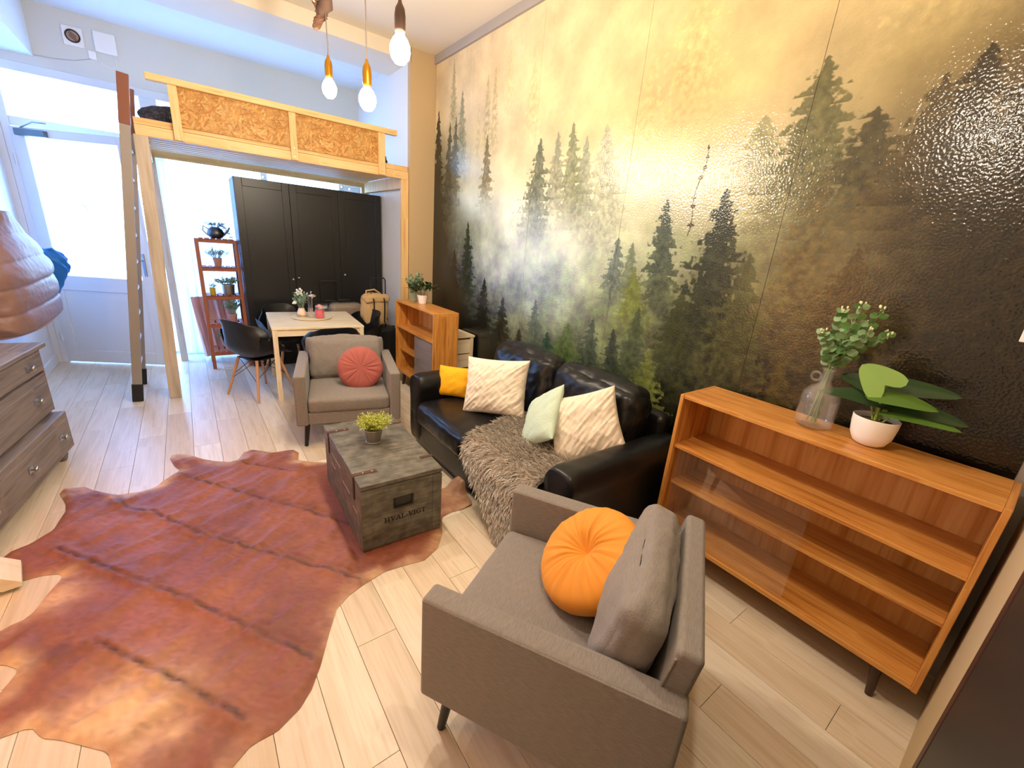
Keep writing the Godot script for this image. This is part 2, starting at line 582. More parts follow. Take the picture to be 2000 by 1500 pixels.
# box-like upholstered block whose faces swell; size before swelling
func cushion_box(ce: Vector3, s: Vector3, r: float, swell: Vector3, wr: float, sd: int, res := 16) -> Buf:
	var b := Buf.new()
	var nz := noise(sd, 1.0, 3)
	var h := s * 0.5
	for ax in 3:
		for side in [-1.0, 1.0]:
			var a1 := (ax + 1) % 3
			var a2 := (ax + 2) % 3
			var v0 := b.v.size()
			var i0 := b.ix.size()
			b.grid(res, res, func(p: float, q: float) -> Vector3:
				var c := Vector3.ZERO
				c[ax] = side
				c[a1] = sin((p * 2.0 - 1.0) * PI * 0.5)
				c[a2] = sin((q * 2.0 - 1.0) * PI * 0.5)
				var pos := c * h
				var core := pos.clamp(-h + Vector3(r, r, r), h - Vector3(r, r, r))
				var dir := (pos - core)
				var nn := dir.normalized() if dir.length() > 1e-6 else Vector3.ZERO
				pos = core + nn * r
				var e := Vector3((1.0 - c.y * c.y) * (1.0 - c.z * c.z), (1.0 - c.x * c.x) * (1.0 - c.z * c.z), (1.0 - c.x * c.x) * (1.0 - c.y * c.y))
				pos += Vector3(c.x * swell.x * e.x, c.y * swell.y * e.y, c.z * swell.z * e.z)
				var f := nz.get_noise_3d(pos.x * 6.0, pos.y * 6.0, pos.z * 6.0) + 0.6 * nz.get_noise_3d(pos.x * 11.0 + pos.z * 4.0, pos.y * 4.0 + 9.0, pos.z * 7.0)
				pos += nn * wr * f
				return ce + pos, false, false)
			for k in range(v0, b.v.size()):
				if b.n[k].dot(b.v[k] - ce) < 0.0 and absf(b.n[k][ax]) > 0.3 and b.n[k][ax] * side < 0.0:
					b.n[k] = -b.n[k]
			for k in range(i0, b.ix.size(), 3):
				var a := b.v[b.ix[k]]
				var f := (b.v[b.ix[k + 2]] - a).cross(b.v[b.ix[k + 1]] - a)
				if f[ax] * side < 0.0:
					var t := b.ix[k + 1]
					b.ix[k + 1] = b.ix[k + 2]
					b.ix[k + 2] = t
	# weld normals along the edges between faces
	var acc := {}
	for k in b.v.size():
		var key := Vector3i((b.v[k] * 5000.0).round())
		acc[key] = acc.get(key, Vector3.ZERO) + b.n[k]
	for k in b.v.size():
		var q: Vector3 = acc[Vector3i((b.v[k] * 5000.0).round())]
		if q.length() > 0.01:
			b.n[k] = q.normalized()
	return b

# leafy tuft: stems from a point, small leaves along them
func tuft(stems: int, h: float, spread: float, leaf_l: float, leaf_w: float, per: int, sd: int, up := 0.5) -> Buf:
	var b := Buf.new()
	var r := RandomNumberGenerator.new()
	r.seed = sd
	for i in stems:
		var an := r.randf() * TAU
		var out := sqrt(r.randf()) * spread
		var tip := Vector3(cos(an) * out, h * r.randf_range(0.55, 1.0) * (1.0 - 0.35 * (out / maxf(spread, 0.01)) * (1.0 - up)), sin(an) * out)
		var base := Vector3(cos(an), 0, sin(an)) * spread * 0.15
		b.tube([base, base.lerp(tip, 0.5) + Vector3(0, h * 0.08, 0), tip], [0.0012, 0.001, 0.0006], 4, false)
		for k in per:
			var t := lerpf(0.3, 1.0, float(k + 1) / per)
			var p := base.lerp(tip, t) + Vector3(0, h * 0.08 * (1.0 - absf(t * 2.0 - 1.0)), 0)
			var dir := Vector3(r.randf_range(-1, 1), r.randf_range(-0.2, 1.0), r.randf_range(-1, 1)).normalized() + (tip - base).normalized() * 0.5
			b.leaf(p, dir, leaf_l * r.randf_range(0.7, 1.2), leaf_w, 0.2, 2)
	return b

func pot_profile(r0: float, r1: float, h: float, t := 0.006, lip := 0.0) -> Array:
	return [Vector2(0, 0), Vector2(r0 * 0.92, 0), Vector2(r0, h * 0.04), Vector2(lerpf(r0, r1, 0.5), h * 0.5), Vector2(r1, h * 0.93), Vector2(r1 + lip, h * 0.95), Vector2(r1 + lip, h), Vector2(r1 - t, h), Vector2(lerpf(r0, r1, 0.8) - t, h * 0.78), Vector2(0, h * 0.76)]

func potted(nm: String, label: String, at: Vector3, pot: Array, pm: Material, foliage: Buf, lift: float, fm: Material, group := "") -> Node3D:
	var o := thing(nm, label, "plant", at, 0.0, group)
	var b := Buf.new()
	b.lathe(pot, Vector3.ZERO, 28)
	part(o, "pot", b, pm)
	var s := part(o, "foliage", foliage, fm)
	s.position.y = lift
	kind_stuff(s)
	return o

# ---------------------------------------------------------------- furniture builders
func _seam(a: Vector3, b: Vector3) -> Buf:
	var q := Buf.new()
	q.tube([a, b], 0.0035, 6)
	return q

func make_armchair(label: String, at: Vector3, turn: float, sd: int) -> Node3D:
	var o := thing("armchair", label, "armchair", at, turn)
	var W := 0.795
	var D := 0.81
	var ta := 0.085
	for s in [-1.0, 1.0]:
		part(o, "armrest", bx(Vector3(s * (W * 0.5 - ta * 0.5) - ta * 0.5, 0.196, -D * 0.5 + 0.02), Vector3(s * (W * 0.5 - ta * 0.5) + ta * 0.5, 0.612, D * 0.5), 0.016, 4), M.grey_fabric)
		var sm := Buf.new()
		part(o, "piping", _seam(Vector3(s * (W * 0.5 - ta + 0.004), 0.602, D * 0.5 - 0.012), Vector3(s * (W * 0.5 - ta + 0.004), 0.606, -D * 0.5 + 0.16)), M.grey_fabric)
		sm.tube([Vector3(s * (W * 0.5 - 0.004), 0.602, D * 0.5 - 0.012), Vector3(s * (W * 0.5 - 0.004), 0.606, -D * 0.5 + 0.04)], 0.0035, 6)
		part(o, "piping", sm, M.grey_fabric)
	part(o, "seat_base", bx(Vector3(-W * 0.5 + ta, 0.2, -D * 0.5 + 0.06), Vector3(W * 0.5 - ta, 0.30, D * 0.5 - 0.012), 0.012, 3), M.grey_fabric)
	part(o, "seat_cushion", cushion_box(Vector3(0, 0.355, 0.09), Vector3(W - 2 * ta - 0.006, 0.12, 0.62), 0.03, Vector3(0, 0.022, 0.006), 0.003, sd), M.grey_fabric)
	var bs := Basis(Vector3.RIGHT, -0.13)
	var bk := Buf.new()
	bk.rbox(Vector3(0, 0.475, -D * 0.5 + 0.075), Vector3(W - 0.125, 0.535, 0.07), 0.018, 4, bs)
	part(o, "back_frame", bk, M.grey_fabric)
	for s in [-1.0, 1.0]:
		var pb := Buf.new()
		pb.tube([Vector3(s * (W * 0.5 - 0.064), 0.715, -D * 0.5 + 0.075), Vector3(s * (W * 0.5 - 0.064), 0.5, -D * 0.5 + 0.11)], 0.004, 6)
		part(o, "back_piping", pb, M.grey_fabric)
	var pc := cushion_box(Vector3.ZERO, Vector3(W - 2 * ta - 0.014, 0.37, 0.13), 0.045, Vector3(0.0, 0.022, 0.042), 0.010, sd + 3, 34)
	var pcn := part(o, "back_cushion", pc, M.grey_fabric)
	pcn.position = Vector3(0.0, 0.59, -0.205)
	pcn.rotation.x = -0.24
	for s in [[-1, 1], [1, 1], [-1, -1], [1, -1]]:
		var lg := Buf.new()
		lg.cyl(Vector3(s[0] * (W * 0.5 - 0.075), 0.2, s[1] * (D * 0.5 - 0.085)), Vector3(s[0] * (W * 0.5 - 0.055), 0, s[1] * (D * 0.5 - 0.06)), 0.022, 0.015, 14)
		part(o, "leg", lg, M.black_wood, "black tapered leg")
	return o

func make_shell_chair(label: String, at: Vector3, turn: float) -> Node3D:
	var o := thing("dining_chair", label, "chair", at, turn, "black shell chairs around the dining table")
	var cv := Curve2D.new()
	for p in [Vector2(0.235, 0.425), Vector2(0.17, 0.445), Vector2(0.0, 0.425), Vector2(-0.14, 0.43), Vector2(-0.205, 0.49), Vector2(-0.235, 0.62), Vector2(-0.275, 0.805)]:
		cv.add_point(p)
	var L := cv.get_baked_length()
	var f := func(a: float, s: float, off: float) -> Vector3:
		var u := a * 2.0 - 1.0
		var e := maxf(s * L, 0.0)
		var p := cv.sample_baked(e, true)
		var back := smoothstep(0.5, 0.72, s)
		var arm := smoothstep(0.06, 0.38, s) * (1.0 - smoothstep(0.72, 0.98, s))
		var hw := lerpf(0.20, 0.285, smoothstep(0.0, 0.4, s)) * (1.0 - 0.32 * smoothstep(0.72, 1.0, s))
		# rounded ends
		hw *= sqrt(maxf(1.0 - pow(maxf((s - 0.9) / 0.1, 0.0), 3.0) * 0.25, 0.0))
		var au := absf(u)
		var x := hw * sin(u * 1.45) / sin(1.45)
		var y := p.y + arm * 0.21 * pow(au, 2.6) * (1.0 - back * 0.75) + 0.02 * u * u * (1.0 - back)
		var z := p.x + back * 0.16 * pow(au, 2.2) * (1.0 - smoothstep(0.85, 1.0, s) * 0.6)
		y -= smoothstep(0.9, 1.0, s) * 0.03 * pow(au, 3.0)
		return Vector3(x, y, z) + Vector3(0, -off * (1.0 - back), -off * back)
	var b := Buf.new()
	var v0 := 0
	b.grid(20, 26, func(a: float, s: float) -> Vector3: return f.call(a, s, 0.0), false, false)
	b.grid(20, 26, func(a: float, s: float) -> Vector3: return f.call(1.0 - a, s, 0.007), false, false)
	# rim strip closes the sheet
	b.grid(92, 1, func(a: float, s: float) -> Vector3:
		var k := a * 4.0
		var q := Vector2.ZERO
		if k <= 1.0:
			q = Vector2(k, 0)
		elif k <= 2.0:
			q = Vector2(1, k - 1.0)
		elif k <= 3.0:
			q = Vector2(3.0 - k, 1)
		else:
			q = Vector2(0, 4.0 - k)
		return f.call(q.x, q.y, 0.007 * s), false, false)
	part(o, "shell", b, M.black_plastic)
	var wires := Buf.new()
	for s in [[-1, 1], [1, 1], [-1, -1], [1, -1]]:
		var lg := Buf.new()
		var top := Vector3(s[0] * 0.13, 0.40, s[1] * 0.12)
		var ft := Vector3(s[0] * 0.225, 0.0, s[1] * 0.215)
		lg.tube([ft, ft.lerp(top, 0.5), top], [0.010, 0.014, 0.015], 12)
		part(o, "leg", lg, M.beech_leg, "light beech dowel leg")
		var other := Vector3(-s[0] * 0.13, 0.40, s[1] * 0.12)
		wires.tube([ft.lerp(top, 0.45), other], 0.003, 6)
		wires.tube([ft.lerp(top, 0.55), Vector3(s[0] * 0.13, 0.40, -s[1] * 0.12)], 0.003, 6)
	part(o, "wire_brace", wires, M.black_metal)
	part(o, "mount_plate", bx(Vector3(-0.14, 0.392, -0.13), Vector3(0.14, 0.404, 0.13), 0.003), M.black_metal)
	return o

# low open case, local X = length, +Z = front
func make_bookcase(label: String, at: Vector3, turn: float, L: float, D: float, H: float, shelves: Array, foot: float) -> Node3D:
	var o := thing("bookcase", label, "bookcase", at, turn)
	var t := 0.02
	for s in [-1.0, 1.0]:
		part(o, "side_panel", bx(Vector3(s * (L * 0.5 - t * 0.5) - t * 0.5, foot, -D * 0.5), Vector3(s * (L * 0.5 - t * 0.5) + t * 0.5, H, D * 0.5), 0.003, 2), M.teak_v)
	part(o, "top_panel", bx(Vector3(-L * 0.5 + t, H - t, -D * 0.5), Vector3(L * 0.5 - t, H, D * 0.5 - 0.004), 0.002), M.teak_h)
	part(o, "bottom_panel", bx(Vector3(-L * 0.5 + t, foot + 0.0, -D * 0.5), Vector3(L * 0.5 - t, foot + t, D * 0.5 - 0.004), 0.002), M.teak_h)
	for y in shelves:
		var dd: float = y[1]
		part(o, "shelf", bx(Vector3(-L * 0.5 + t, y[0] - 0.018, -D * 0.5 + 0.006), Vector3(L * 0.5 - t, y[0], D * 0.5 - dd), 0.002), M.teak_h)
	part(o, "back_panel", bx(Vector3(-L * 0.5 + t, foot + t, -D * 0.5), Vector3(L * 0.5 - t, H - t, -D * 0.5 + 0.006), 0.001), M.teak_back, "amber plywood back panel")
	for s in [[-1, 1], [1, 1], [-1, -1], [1, -1]]:
		var lg := Buf.new()
		lg.cyl(Vector3(s[0] * (L * 0.5 - 0.13), foot, s[1] * (D * 0.5 - 0.06)), Vector3(s[0] * (L * 0.5 - 0.115), 0, s[1] * (D * 0.5 - 0.045)), 0.021, 0.014, 14)
		part(o, "leg", lg, M.dark_leg, "dark tapered wooden foot")
	return o

func make_suitcase(nm: String, label: String, at: Vector3, turn: float, s: Vector3, m: Material, handle: float) -> Node3D:
	var o := thing(nm, label, "suitcase", at, turn)
	var b := Buf.new()
	b.rbox(Vector3(0, 0.05 + s.y * 0.5, 0), s, 0.06, 5)
	part(o, "shell", b, m)
	var z := Buf.new()
	z.rbox(Vector3(0, 0.05 + s.y * 0.5, 0), Vector3(s.x + 0.006, s.y + 0.006, 0.02), 0.009, 3)
	part(o, "zip_band", z, M.black_plastic)
	for k in 4:
		var g := Buf.new()
		var x := -s.x * 0.36 + k * s.x * 0.24
		g.rbox(Vector3(x, 0.05 + s.y * 0.5, s.z * 0.5), Vector3(0.03, s.y * 0.82, 0.014), 0.006, 3)
		part(o, "rib", g, m)
	var hd := Buf.new()
	var y0 := 0.05 + s.y
	hd.tube([Vector3(-0.07, y0 - 0.01, -0.02), Vector3(-0.06, y0 + 0.03, -0.02), Vector3(0.06, y0 + 0.03, -0.02), Vector3(0.07, y0 - 0.01, -0.02)], 0.009, 8)
	part(o, "carry_handle", hd, M.black_plastic)
	if handle > 0.0:
		var th := Buf.new()
		th.tube([Vector3(-0.1, y0 - 0.3, -s.z * 0.5 + 0.03), Vector3(-0.1, y0 + handle - 0.02, -s.z * 0.5 + 0.03), Vector3(-0.085, y0 + handle, -s.z * 0.5 + 0.03), Vector3(0.085, y0 + handle, -s.z * 0.5 + 0.03), Vector3(0.1, y0 + handle - 0.02, -s.z * 0.5 + 0.03), Vector3(0.1, y0 - 0.3, -s.z * 0.5 + 0.03)], 0.008, 8)
		part(o, "pull_handle", th, M.black_metal)
	for k in [[-1, 1], [1, 1], [-1, -1], [1, -1]]:
		var wh := Buf.new()
		wh.cyl(Vector3(k[0] * (s.x * 0.5 - 0.05) - 0.012, 0.026, k[1] * (s.z * 0.5 - 0.04)), Vector3(k[0] * (s.x * 0.5 - 0.05) + 0.012, 0.026, k[1] * (s.z * 0.5 - 0.04)), 0.026, -1, 14)
		wh.cyl(Vector3(k[0] * (s.x * 0.5 - 0.05), 0.03, k[1] * (s.z * 0.5 - 0.04)), Vector3(k[0] * (s.x * 0.5 - 0.05), 0.09, k[1] * (s.z * 0.5 - 0.04)), 0.014, -1, 10)
		part(o, "wheel", wh, M.black_plastic)
	return o

func bulb_set(o: Node3D, at: Vector3, cord_top: Vector3, sock: Material, e: float) -> void:
	var c := Buf.new()
	c.tube([cord_top, cord_top.lerp(at, 0.5) + Vector3(0.004, 0, 0.004), at + Vector3(0, 0.165, 0)], 0.0035, 6)
	part(o, "cord", c, M.cord)
	var s := Buf.new()
	s.lathe([Vector2(0, 0.045), Vector2(0.02, 0.045), Vector2(0.023, 0.06), Vector2(0.0235, 0.11), Vector2(0.02, 0.135), Vector2(0.009, 0.155), Vector2(0.006, 0.17), Vector2(0, 0.17)], at, 18)
	part(o, "socket", s, sock)
	var b := Buf.new()
	b.lathe([Vector2(0, -0.07), Vector2(0.022, -0.064), Vector2(0.038, -0.045), Vector2(0.045, -0.02), Vector2(0.043, 0.002), Vector2(0.032, 0.026), Vector2(0.018, 0.043), Vector2(0.016, 0.05), Vector2(0, 0.05)], at, 20)
	part(o, "light_bulb", b, M.bulb, "glowing warm glass bulb")
	var l := OmniLight3D.new()
	l.name = "bulb_light"
	l.position = at - Vector3(0, 0.01, 0)
	l.light_color = Color(1.0, 0.935, 0.84)
	l.light_energy = e
	l.light_size = 0.035
	l.omni_range = 12.0
	l.omni_attenuation = 2.0
	l.shadow_enabled = true
	o.add_child(l, true)

func face(o: Node3D, at: Vector3, normal: Vector3, roll := 0.0) -> void:
	var z := normal.normalized()
	var x := Vector3.UP.cross(z).normalized()
	var y := z.cross(x).normalized()
	o.transform = Transform3D(Basis(x, y, z) * Basis(Vector3.BACK, roll), at)

# ---------------------------------------------------------------- cowhide
func make_rug() -> void:
	var pl := PackedVector2Array()
	for p in [[.66, -3.06], [.58, -3.11], [.49, -3.19], [.52, -3.31], [.49, -3.38], [.45, -3.39], [.35, -3.4], [.27, -3.48], [.23, -3.52], [.17, -3.5], [.12, -3.39], [.08, -3.38], [-.01, -3.44], [-.09, -3.52], [-.16, -3.63], [-.23, -3.68], [-.27, -3.68], [-.28, -3.62], [-.25, -3.48], [-.22, -3.4], [-.26, -3.36], [-.3, -3.31], [-.35, -3.23], [-.41, -3.21], [-.47, -3.22], [-.53, -3.23], [-.6, -3.3], [-.66, -3.37], [-.7, -3.43], [-.76, -3.45], [-.8, -3.46], [-.81, -3.4], [-.78, -3.31], [-.76, -3.24], [-.75, -3.16], [-.76, -3.08], [-.77, -2.98], [-.81, -2.93], [-.84, -2.89], [-.9, -2.86], [-.95, -2.76], [-.93, -2.62], [-.87, -2.575], [-.8, -2.57], [-.74, -2.57], [-.67, -2.54], [-.67, -2.5], [-.7, -2.41], [-.72, -2.33], [-.74, -2.28], [-.78, -2.27], [-.83, -2.24], [-.9, -2.2], [-.92, -2.1], [-.86, -2.05], [-.76, -2.05], [-.71, -1.99], [-.71, -1.97], [-.74, -1.89], [-.82, -1.8], [-.82, -1.72], [-.74, -1.7], [-.62, -1.69], [-.6, -1.65], [-.58, -1.62], [-.54, -1.59], [-.5, -1.55], [-.41, -1.46], [-.4, -1.43], [-.38, -1.33], [-.33, -1.2], [-.27, -1.12], [-.18, -1.14], [-.09, -1.19], [-.03, -1.23], [.05, -1.23], [.13, -1.27], [.18, -1.32], [.23, -1.4], [.26, -1.46], [.3, -1.54], [.36, -1.65], [.43, -1.7], [.51, -1.73], [.63, -1.76], [.73, -1.75], [.84, -1.73], [.95, -1.78], [1.03, -1.88], [1.1, -2.02], [1.17, -2.04], [1.26, -2.03], [1.33, -2.04], [1.355, -2.09], [1.36, -2.19], [1.355, -2.26], [1.31, -2.3], [1.2, -2.32], [1.1, -2.45], [1.06, -2.7], [.95, -2.95], [.8, -3.02]]:
		pl.append(Vector2(p[0], p[1]))
	var creases := [[[-.23, -3.33], [.28, -2.65], [.59, -2.24]], [[-.72, -2.76], [-.19, -2.05], [-.03, -1.81], [.21, -1.45]], [[-.49, -1.98], [-.21, -1.59], [-.04, -1.33]], [[-.34, -2.89], [-.1, -2.5], [.17, -2.18], [.51, -1.76]], [[.1, -3.35], [.44, -3.0]], [[-.55, -3.25], [-.47, -3.02], [-.34, -2.89]]]
	var cell := 0.0165
	var lo := Vector2(-1.0, -3.72)
	var nx := int(2.4 / cell)
	var nz := int(2.64 / cell)
	var n1 := noise(3, 1.0, 3)
	var n2 := noise(9, 1.0, 4)
	var b := Buf.new()
	var idx := PackedInt32Array()
	idx.resize((nx + 1) * (nz + 1))
	idx.fill(-1)
	var np := pl.size()
	for j in nz + 1:
		for i in nx + 1:
			var p := lo + Vector2(i, j) * cell
			var inside := Geometry2D.is_point_in_polygon(p, pl)
			var best := 1e9
			var bp := p
			for k in np:
				var q := Geometry2D.get_closest_point_to_segment(p, pl[k], pl[(k + 1) % np])
				var dd := q.distance_squared_to(p)
				if dd < best:
					best = dd
					bp = q
			best = sqrt(best)
			if not inside and best > cell * 1.05:
				continue
			if not inside or best < cell * 0.35:
				p = bp
				best = 0.0
			var cd := 1.0
			for cr in creases:
				for k in cr.size() - 1:
					var q := Geometry2D.get_closest_point_to_segment(p, Vector2(cr[k][0], cr[k][1]), Vector2(cr[k + 1][0], cr[k + 1][1]))
					cd = minf(cd, q.distance_to(p) + 0.006 * n2.get_noise_2d(p.x * 30.0, p.y * 30.0))
			var al := p.x * 0.6 + p.y * 0.8
			var ac := p.x * 0.8 - p.y * 0.6
			var rip := n1.get_noise_2d(al * 9.0, ac * 2.6)
			var h := 0.007 + 0.022 * maxf(rip, -0.25) + 0.007 * n1.get_noise_2d(al * 24.0 + 7.0, ac * 7.0) + 0.016 * exp(-pow(cd / 0.035, 2.0)) - 0.010 * exp(-pow(cd / 0.010, 2.0))
			h = maxf(h, 0.004) * smoothstep(0.0, 0.03, best) + 0.0025
			if p.x > 0.53 and p.x < 1.1 and p.y > -2.86 and p.y < -1.88:
				h = minf(h, 0.007)
			# tail end pushed up against the sofa plinth
			h += 0.09 * smoothstep(1.27, 1.36, p.x) * smoothstep(-2.14, -2.2, p.y) + 0.012 * smoothstep(1.2, 1.36, p.x)
			# coat colour: rust with tan flanks, darker along the folds
			var rust := Color("#96583e").srgb_to_linear()
			var red := Color("#7c4434").srgb_to_linear()
			var tan := Color("#dcb48a").srgb_to_linear()
			var dark := Color("#43201a").srgb_to_linear()
			var col := rust.lerp(red, clampf(0.5 + 0.9 * n2.get_noise_2d(p.x * 1.6, p.y * 1.6), 0, 1))
			var m2 := n2.get_noise_2d(p.x * 7.0 + 40.0, p.y * 7.0)
			var tn := maxf(exp(-pow(p.distance_to(Vector2(-.40, -1.55)) / 0.20, 2.0)) * 1.05, exp(-pow(p.distance_to(Vector2(-.67, -2.36)) / 0.09, 2.0)) * 0.7)
			tn = maxf(tn, 0.6 * exp(-pow(p.distance_to(Vector2(-.23, -1.42)) / 0.06, 2.0)))
			tn = maxf(tn, (1.0 - smoothstep(0.0, 0.10, best)) * clampf(0.35 + 1.2 * n2.get_noise_2d(p.x * 2.2 + 9.0, p.y * 2.2), 0.0, 0.75))
			tn = maxf(tn, 0.45 * smoothstep(1.1, 1.3, p.x))
			col = col.lerp(tan, clampf(tn * (1.0 + 0.6 * m2), 0.0, 0.95))
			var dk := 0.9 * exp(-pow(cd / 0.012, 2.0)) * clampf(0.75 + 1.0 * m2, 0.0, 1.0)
			dk = maxf(dk, 0.6 * exp(-pow(p.distance_to(Vector2(-.60, -2.02)) / 0.13, 2.0)) * clampf(0.8 + m2 * 1.6, 0, 1))
			dk = maxf(dk, 0.35 * exp(-pow(p.distance_to(Vector2(.02, -2.5)) / 0.16, 2.0)) * clampf(0.6 + m2 * 2.0, 0, 1))
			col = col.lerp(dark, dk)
			var fine := 1.0 + 0.30 * n2.get_noise_2d(al * 60.0, ac * 18.0) + 0.12 * m2
			idx[j * (nx + 1) + i] = b.v.size()
			b.v.append(Vector3(p.x, h, p.y))
			b.uv.append(p)
			b.c.append(Color(col.r * fine, col.g * fine, col.b * fine))
	for j in nz:
		for i in nx:
			var q := [idx[j * (nx + 1) + i], idx[j * (nx + 1) + i + 1], idx[(j + 1) * (nx + 1) + i + 1], idx[(j + 1) * (nx + 1) + i]]
			var ok := 0
			for k in q:
				ok += 1 if k >= 0 else 0
			if ok == 4:
				b.ix.append_array([q[0], q[1], q[2], q[0], q[2], q[3]])
			elif ok == 3:
				for k in 4:
					if q[k] < 0:
						b.ix.append_array([q[(k + 1) % 4], q[(k + 2) % 4], q[(k + 3) % 4]])
	b._norm(0, 0)
	for k in b.n.size():
		if b.n[k].y < 0.0:
			b.n[k] = -b.n[k]
	single("cowhide_rug", "large rust brown cowhide rug with folds on the pale plank floor", "rug", b, M.hide)

func make_planks() -> void:
	var fl := setting("floor", "pale oak plank floor running towards the glazed door")
	part(fl, "subfloor", bx(Vector3(-1.5, -0.08, -7.0), Vector3(2.6, -0.014, 0.35), 0.002), M.joint)
	var cache := {}
	var r := RandomNumberGenerator.new()
	r.seed = 77
	var x := -1.34
	var row := 0
	while x < 2.45:
		var w := minf(0.172, 2.46 - x)
		var z := -6.78 - 1.25 * fposmod(row * 0.37, 1.0)
		while z < 0.3:
			var z0 := maxf(z, -6.78)
			var z1 := minf(z + 1.25, 0.32)
			if z1 - z0 > 0.05:
				var key := "%d_%d" % [roundi(w * 1000), roundi((z1 - z0) * 200)]
				if not cache.has(key):
					var b := Buf.new()
					b.rbox(Vector3(0, -0.007, 0), Vector3(w - 0.0016, 0.014, z1 - z0 - 0.0016), 0.001, 1)
					cache[key] = b.mesh()
				var o := part(fl, "plank", cache[key], M["plank%d" % (r.randi() % 5)])
				o.position = Vector3(x + w * 0.5, 0, (z0 + z1) * 0.5)
			z += 1.25
		x += w
		row += 1

func make_room() -> void:
	make_planks()
	setbox("wall_right", "painted wall behind the forest mural", Vector3(2.452, -0.05, -4.97), Vector3(2.62, 3.6, 0.32), M.grey_paint)
	# wallpaper strips, each with its own share of the print
	var mu := thing("forest_mural", "glossy wallpaper of misty pine forest under a golden sky", "mural")
	var zs := [-4.94, -4.14, -3.105, -2.07, -1.035, 0.04]
	for k in 5:
		var b := Buf.new()
		var z0: float = zs[k] + 0.0008
		var z1: float = zs[k + 1] - 0.0008
		b.rbox(Vector3(2.449, 1.74, (z0 + z1) * 0.5), Vector3(0.005, 3.46, z1 - z0), 0.0015, 1)
		for i in b.v.size():
			b.uv[i] = Vector2((b.v[i].z + 4.94) / 4.98, 1.0 - b.v[i].y / 3.47)
		part(mu, "wallpaper_strip", b, M.mural)
	setbox("trim_1", "grey painted strip between mural and ceiling", Vector3(2.425, 3.47, -4.95), Vector3(2.452, 3.56, 0.1), M.grey_paint)
	setbox("ceiling", "cream painted ceiling over the seating area", Vector3(-1.5, 3.55, -5.0), Vector3(2.62, 3.7, 0.32), M.cream_paint)
	setbox("ceiling_beam", "dropped beam in front of the sleeping loft", Vector3(-1.5, 3.42, -5.56), Vector3(2.16, 3.7, -4.95), M.cream_paint)
	setbox("ceiling_alcove", "white ceiling above the sleeping loft", Vector3(-1.5, 3.5, -6.95), Vector3(2.3, 3.7, -5.56), M.white_paint)
	setbox("ceiling_soffit", "white boxed duct along the side wall", Vector3(-1.4, 3.04, -6.73), Vector3(-0.94, 3.56, 0.1), M.white_paint)
	setbox("wall_alcove", "white side wall beside the sleeping loft", Vector3(2.15, -0.05, -6.95), Vector3(2.62, 3.7, -5.02), M.white_paint)
	setbox("wall_pillar", "beige painted pillar between loft and mural", Vector3(2.15, -0.05, -5.02), Vector3(2.62, 3.6, -4.95), M.beige_paint)
	setbox("wall_left", "white side wall behind the chest of drawers", Vector3(-1.5, -0.05, -6.95), Vector3(-1.33, 3.7, 0.32), M.white_paint)
	setbox("baseboard_left", "white skirting board along the side wall", Vector3(-1.33, 0.0, -6.73), Vector3(-1.315, 0.1, 0.09), M.white_trim)
	setbox("wall_back", "pale grey wall above the glazed shopfront", Vector3(-1.5, 2.965, -6.95), Vector3(2.15, 3.6, -6.73), M.pale_paint)
	setbox("wall_back_jamb", "white jamb beside the glazed door", Vector3(-1.5, -0.05, -6.95), Vector3(-1.28, 2.97, -6.73), M.white_paint)
	setbox("wall_back_corner", "white wall in the corner behind the wardrobe", Vector3(1.92, -0.05, -6.95), Vector3(2.15, 2.97, -6.73), M.white_paint)
	setbox("wall_near", "beige wall beside the dark inner door", Vector3(-1.5, -0.05, 0.1), Vector3(2.62, 3.7, 0.3), M.beige_paint)
	var d2 := setting("door_2", "dark inner door with brown frame at the end of the mural wall")
	part(d2, "door_leaf", bx(Vector3(0.42, 0.01, 0.094), Vector3(1.28, 2.1, 0.101), 0.001), M.near_black)
	part(d2, "door_frame", bx(Vector3(1.28, 0.0, 0.092), Vector3(1.36, 2.16, 0.101), 0.002), M.dark_frame)
	part(d2, "door_frame", bx(Vector3(0.34, 0.0, 0.092), Vector3(0.42, 2.16, 0.101), 0.002), M.dark_frame)
	part(d2, "door_head", bx(Vector3(0.34, 2.1, 0.092), Vector3(1.36, 2.18, 0.1015), 0.002), M.dark_frame)
	# shopfront
	var w := setting("window_1", "white framed shopfront glazing with fanlights")
	var zf := -6.80
	part(w, "head_frame", bx(Vector3(-1.28, 2.885, zf - 0.04), Vector3(1.92, 2.965, zf + 0.07), 0.004, 2), M.white_trim)
	part(w, "transom_bar", bx(Vector3(-1.22, 2.405, zf - 0.04), Vector3(-0.2, 2.49, zf + 0.05), 0.004, 2), M.white_trim)
	part(w, "transom_bar", bx(Vector3(-0.05, 2.405, zf - 0.04), Vector3(1.92, 2.49, zf + 0.05), 0.004, 2), M.white_trim)
	part(w, "mullion", bx(Vector3(-0.2, 0.0, zf - 0.04), Vector3(-0.05, 2.885, zf + 0.06), 0.004, 2), M.white_trim)
	part(w, "mullion", bx(Vector3(0.9, 0.0, zf - 0.04), Vector3(0.97, 2.885, zf + 0.05), 0.004, 2), M.white_trim)
	part(w, "jamb", bx(Vector3(-1.28, 0.0, zf - 0.04), Vector3(-1.22, 2.885, zf + 0.06), 0.004, 2), M.white_trim)
	part(w, "jamb", bx(Vector3(1.86, 0.0, zf - 0.04), Vector3(1.92, 2.885, zf + 0.06), 0.004, 2), M.white_trim)
	part(w, "sill", bx(Vector3(-0.05, 0.0, zf - 0.06), Vector3(1.92, 0.09, zf + 0.09), 0.004, 2), M.white_trim)
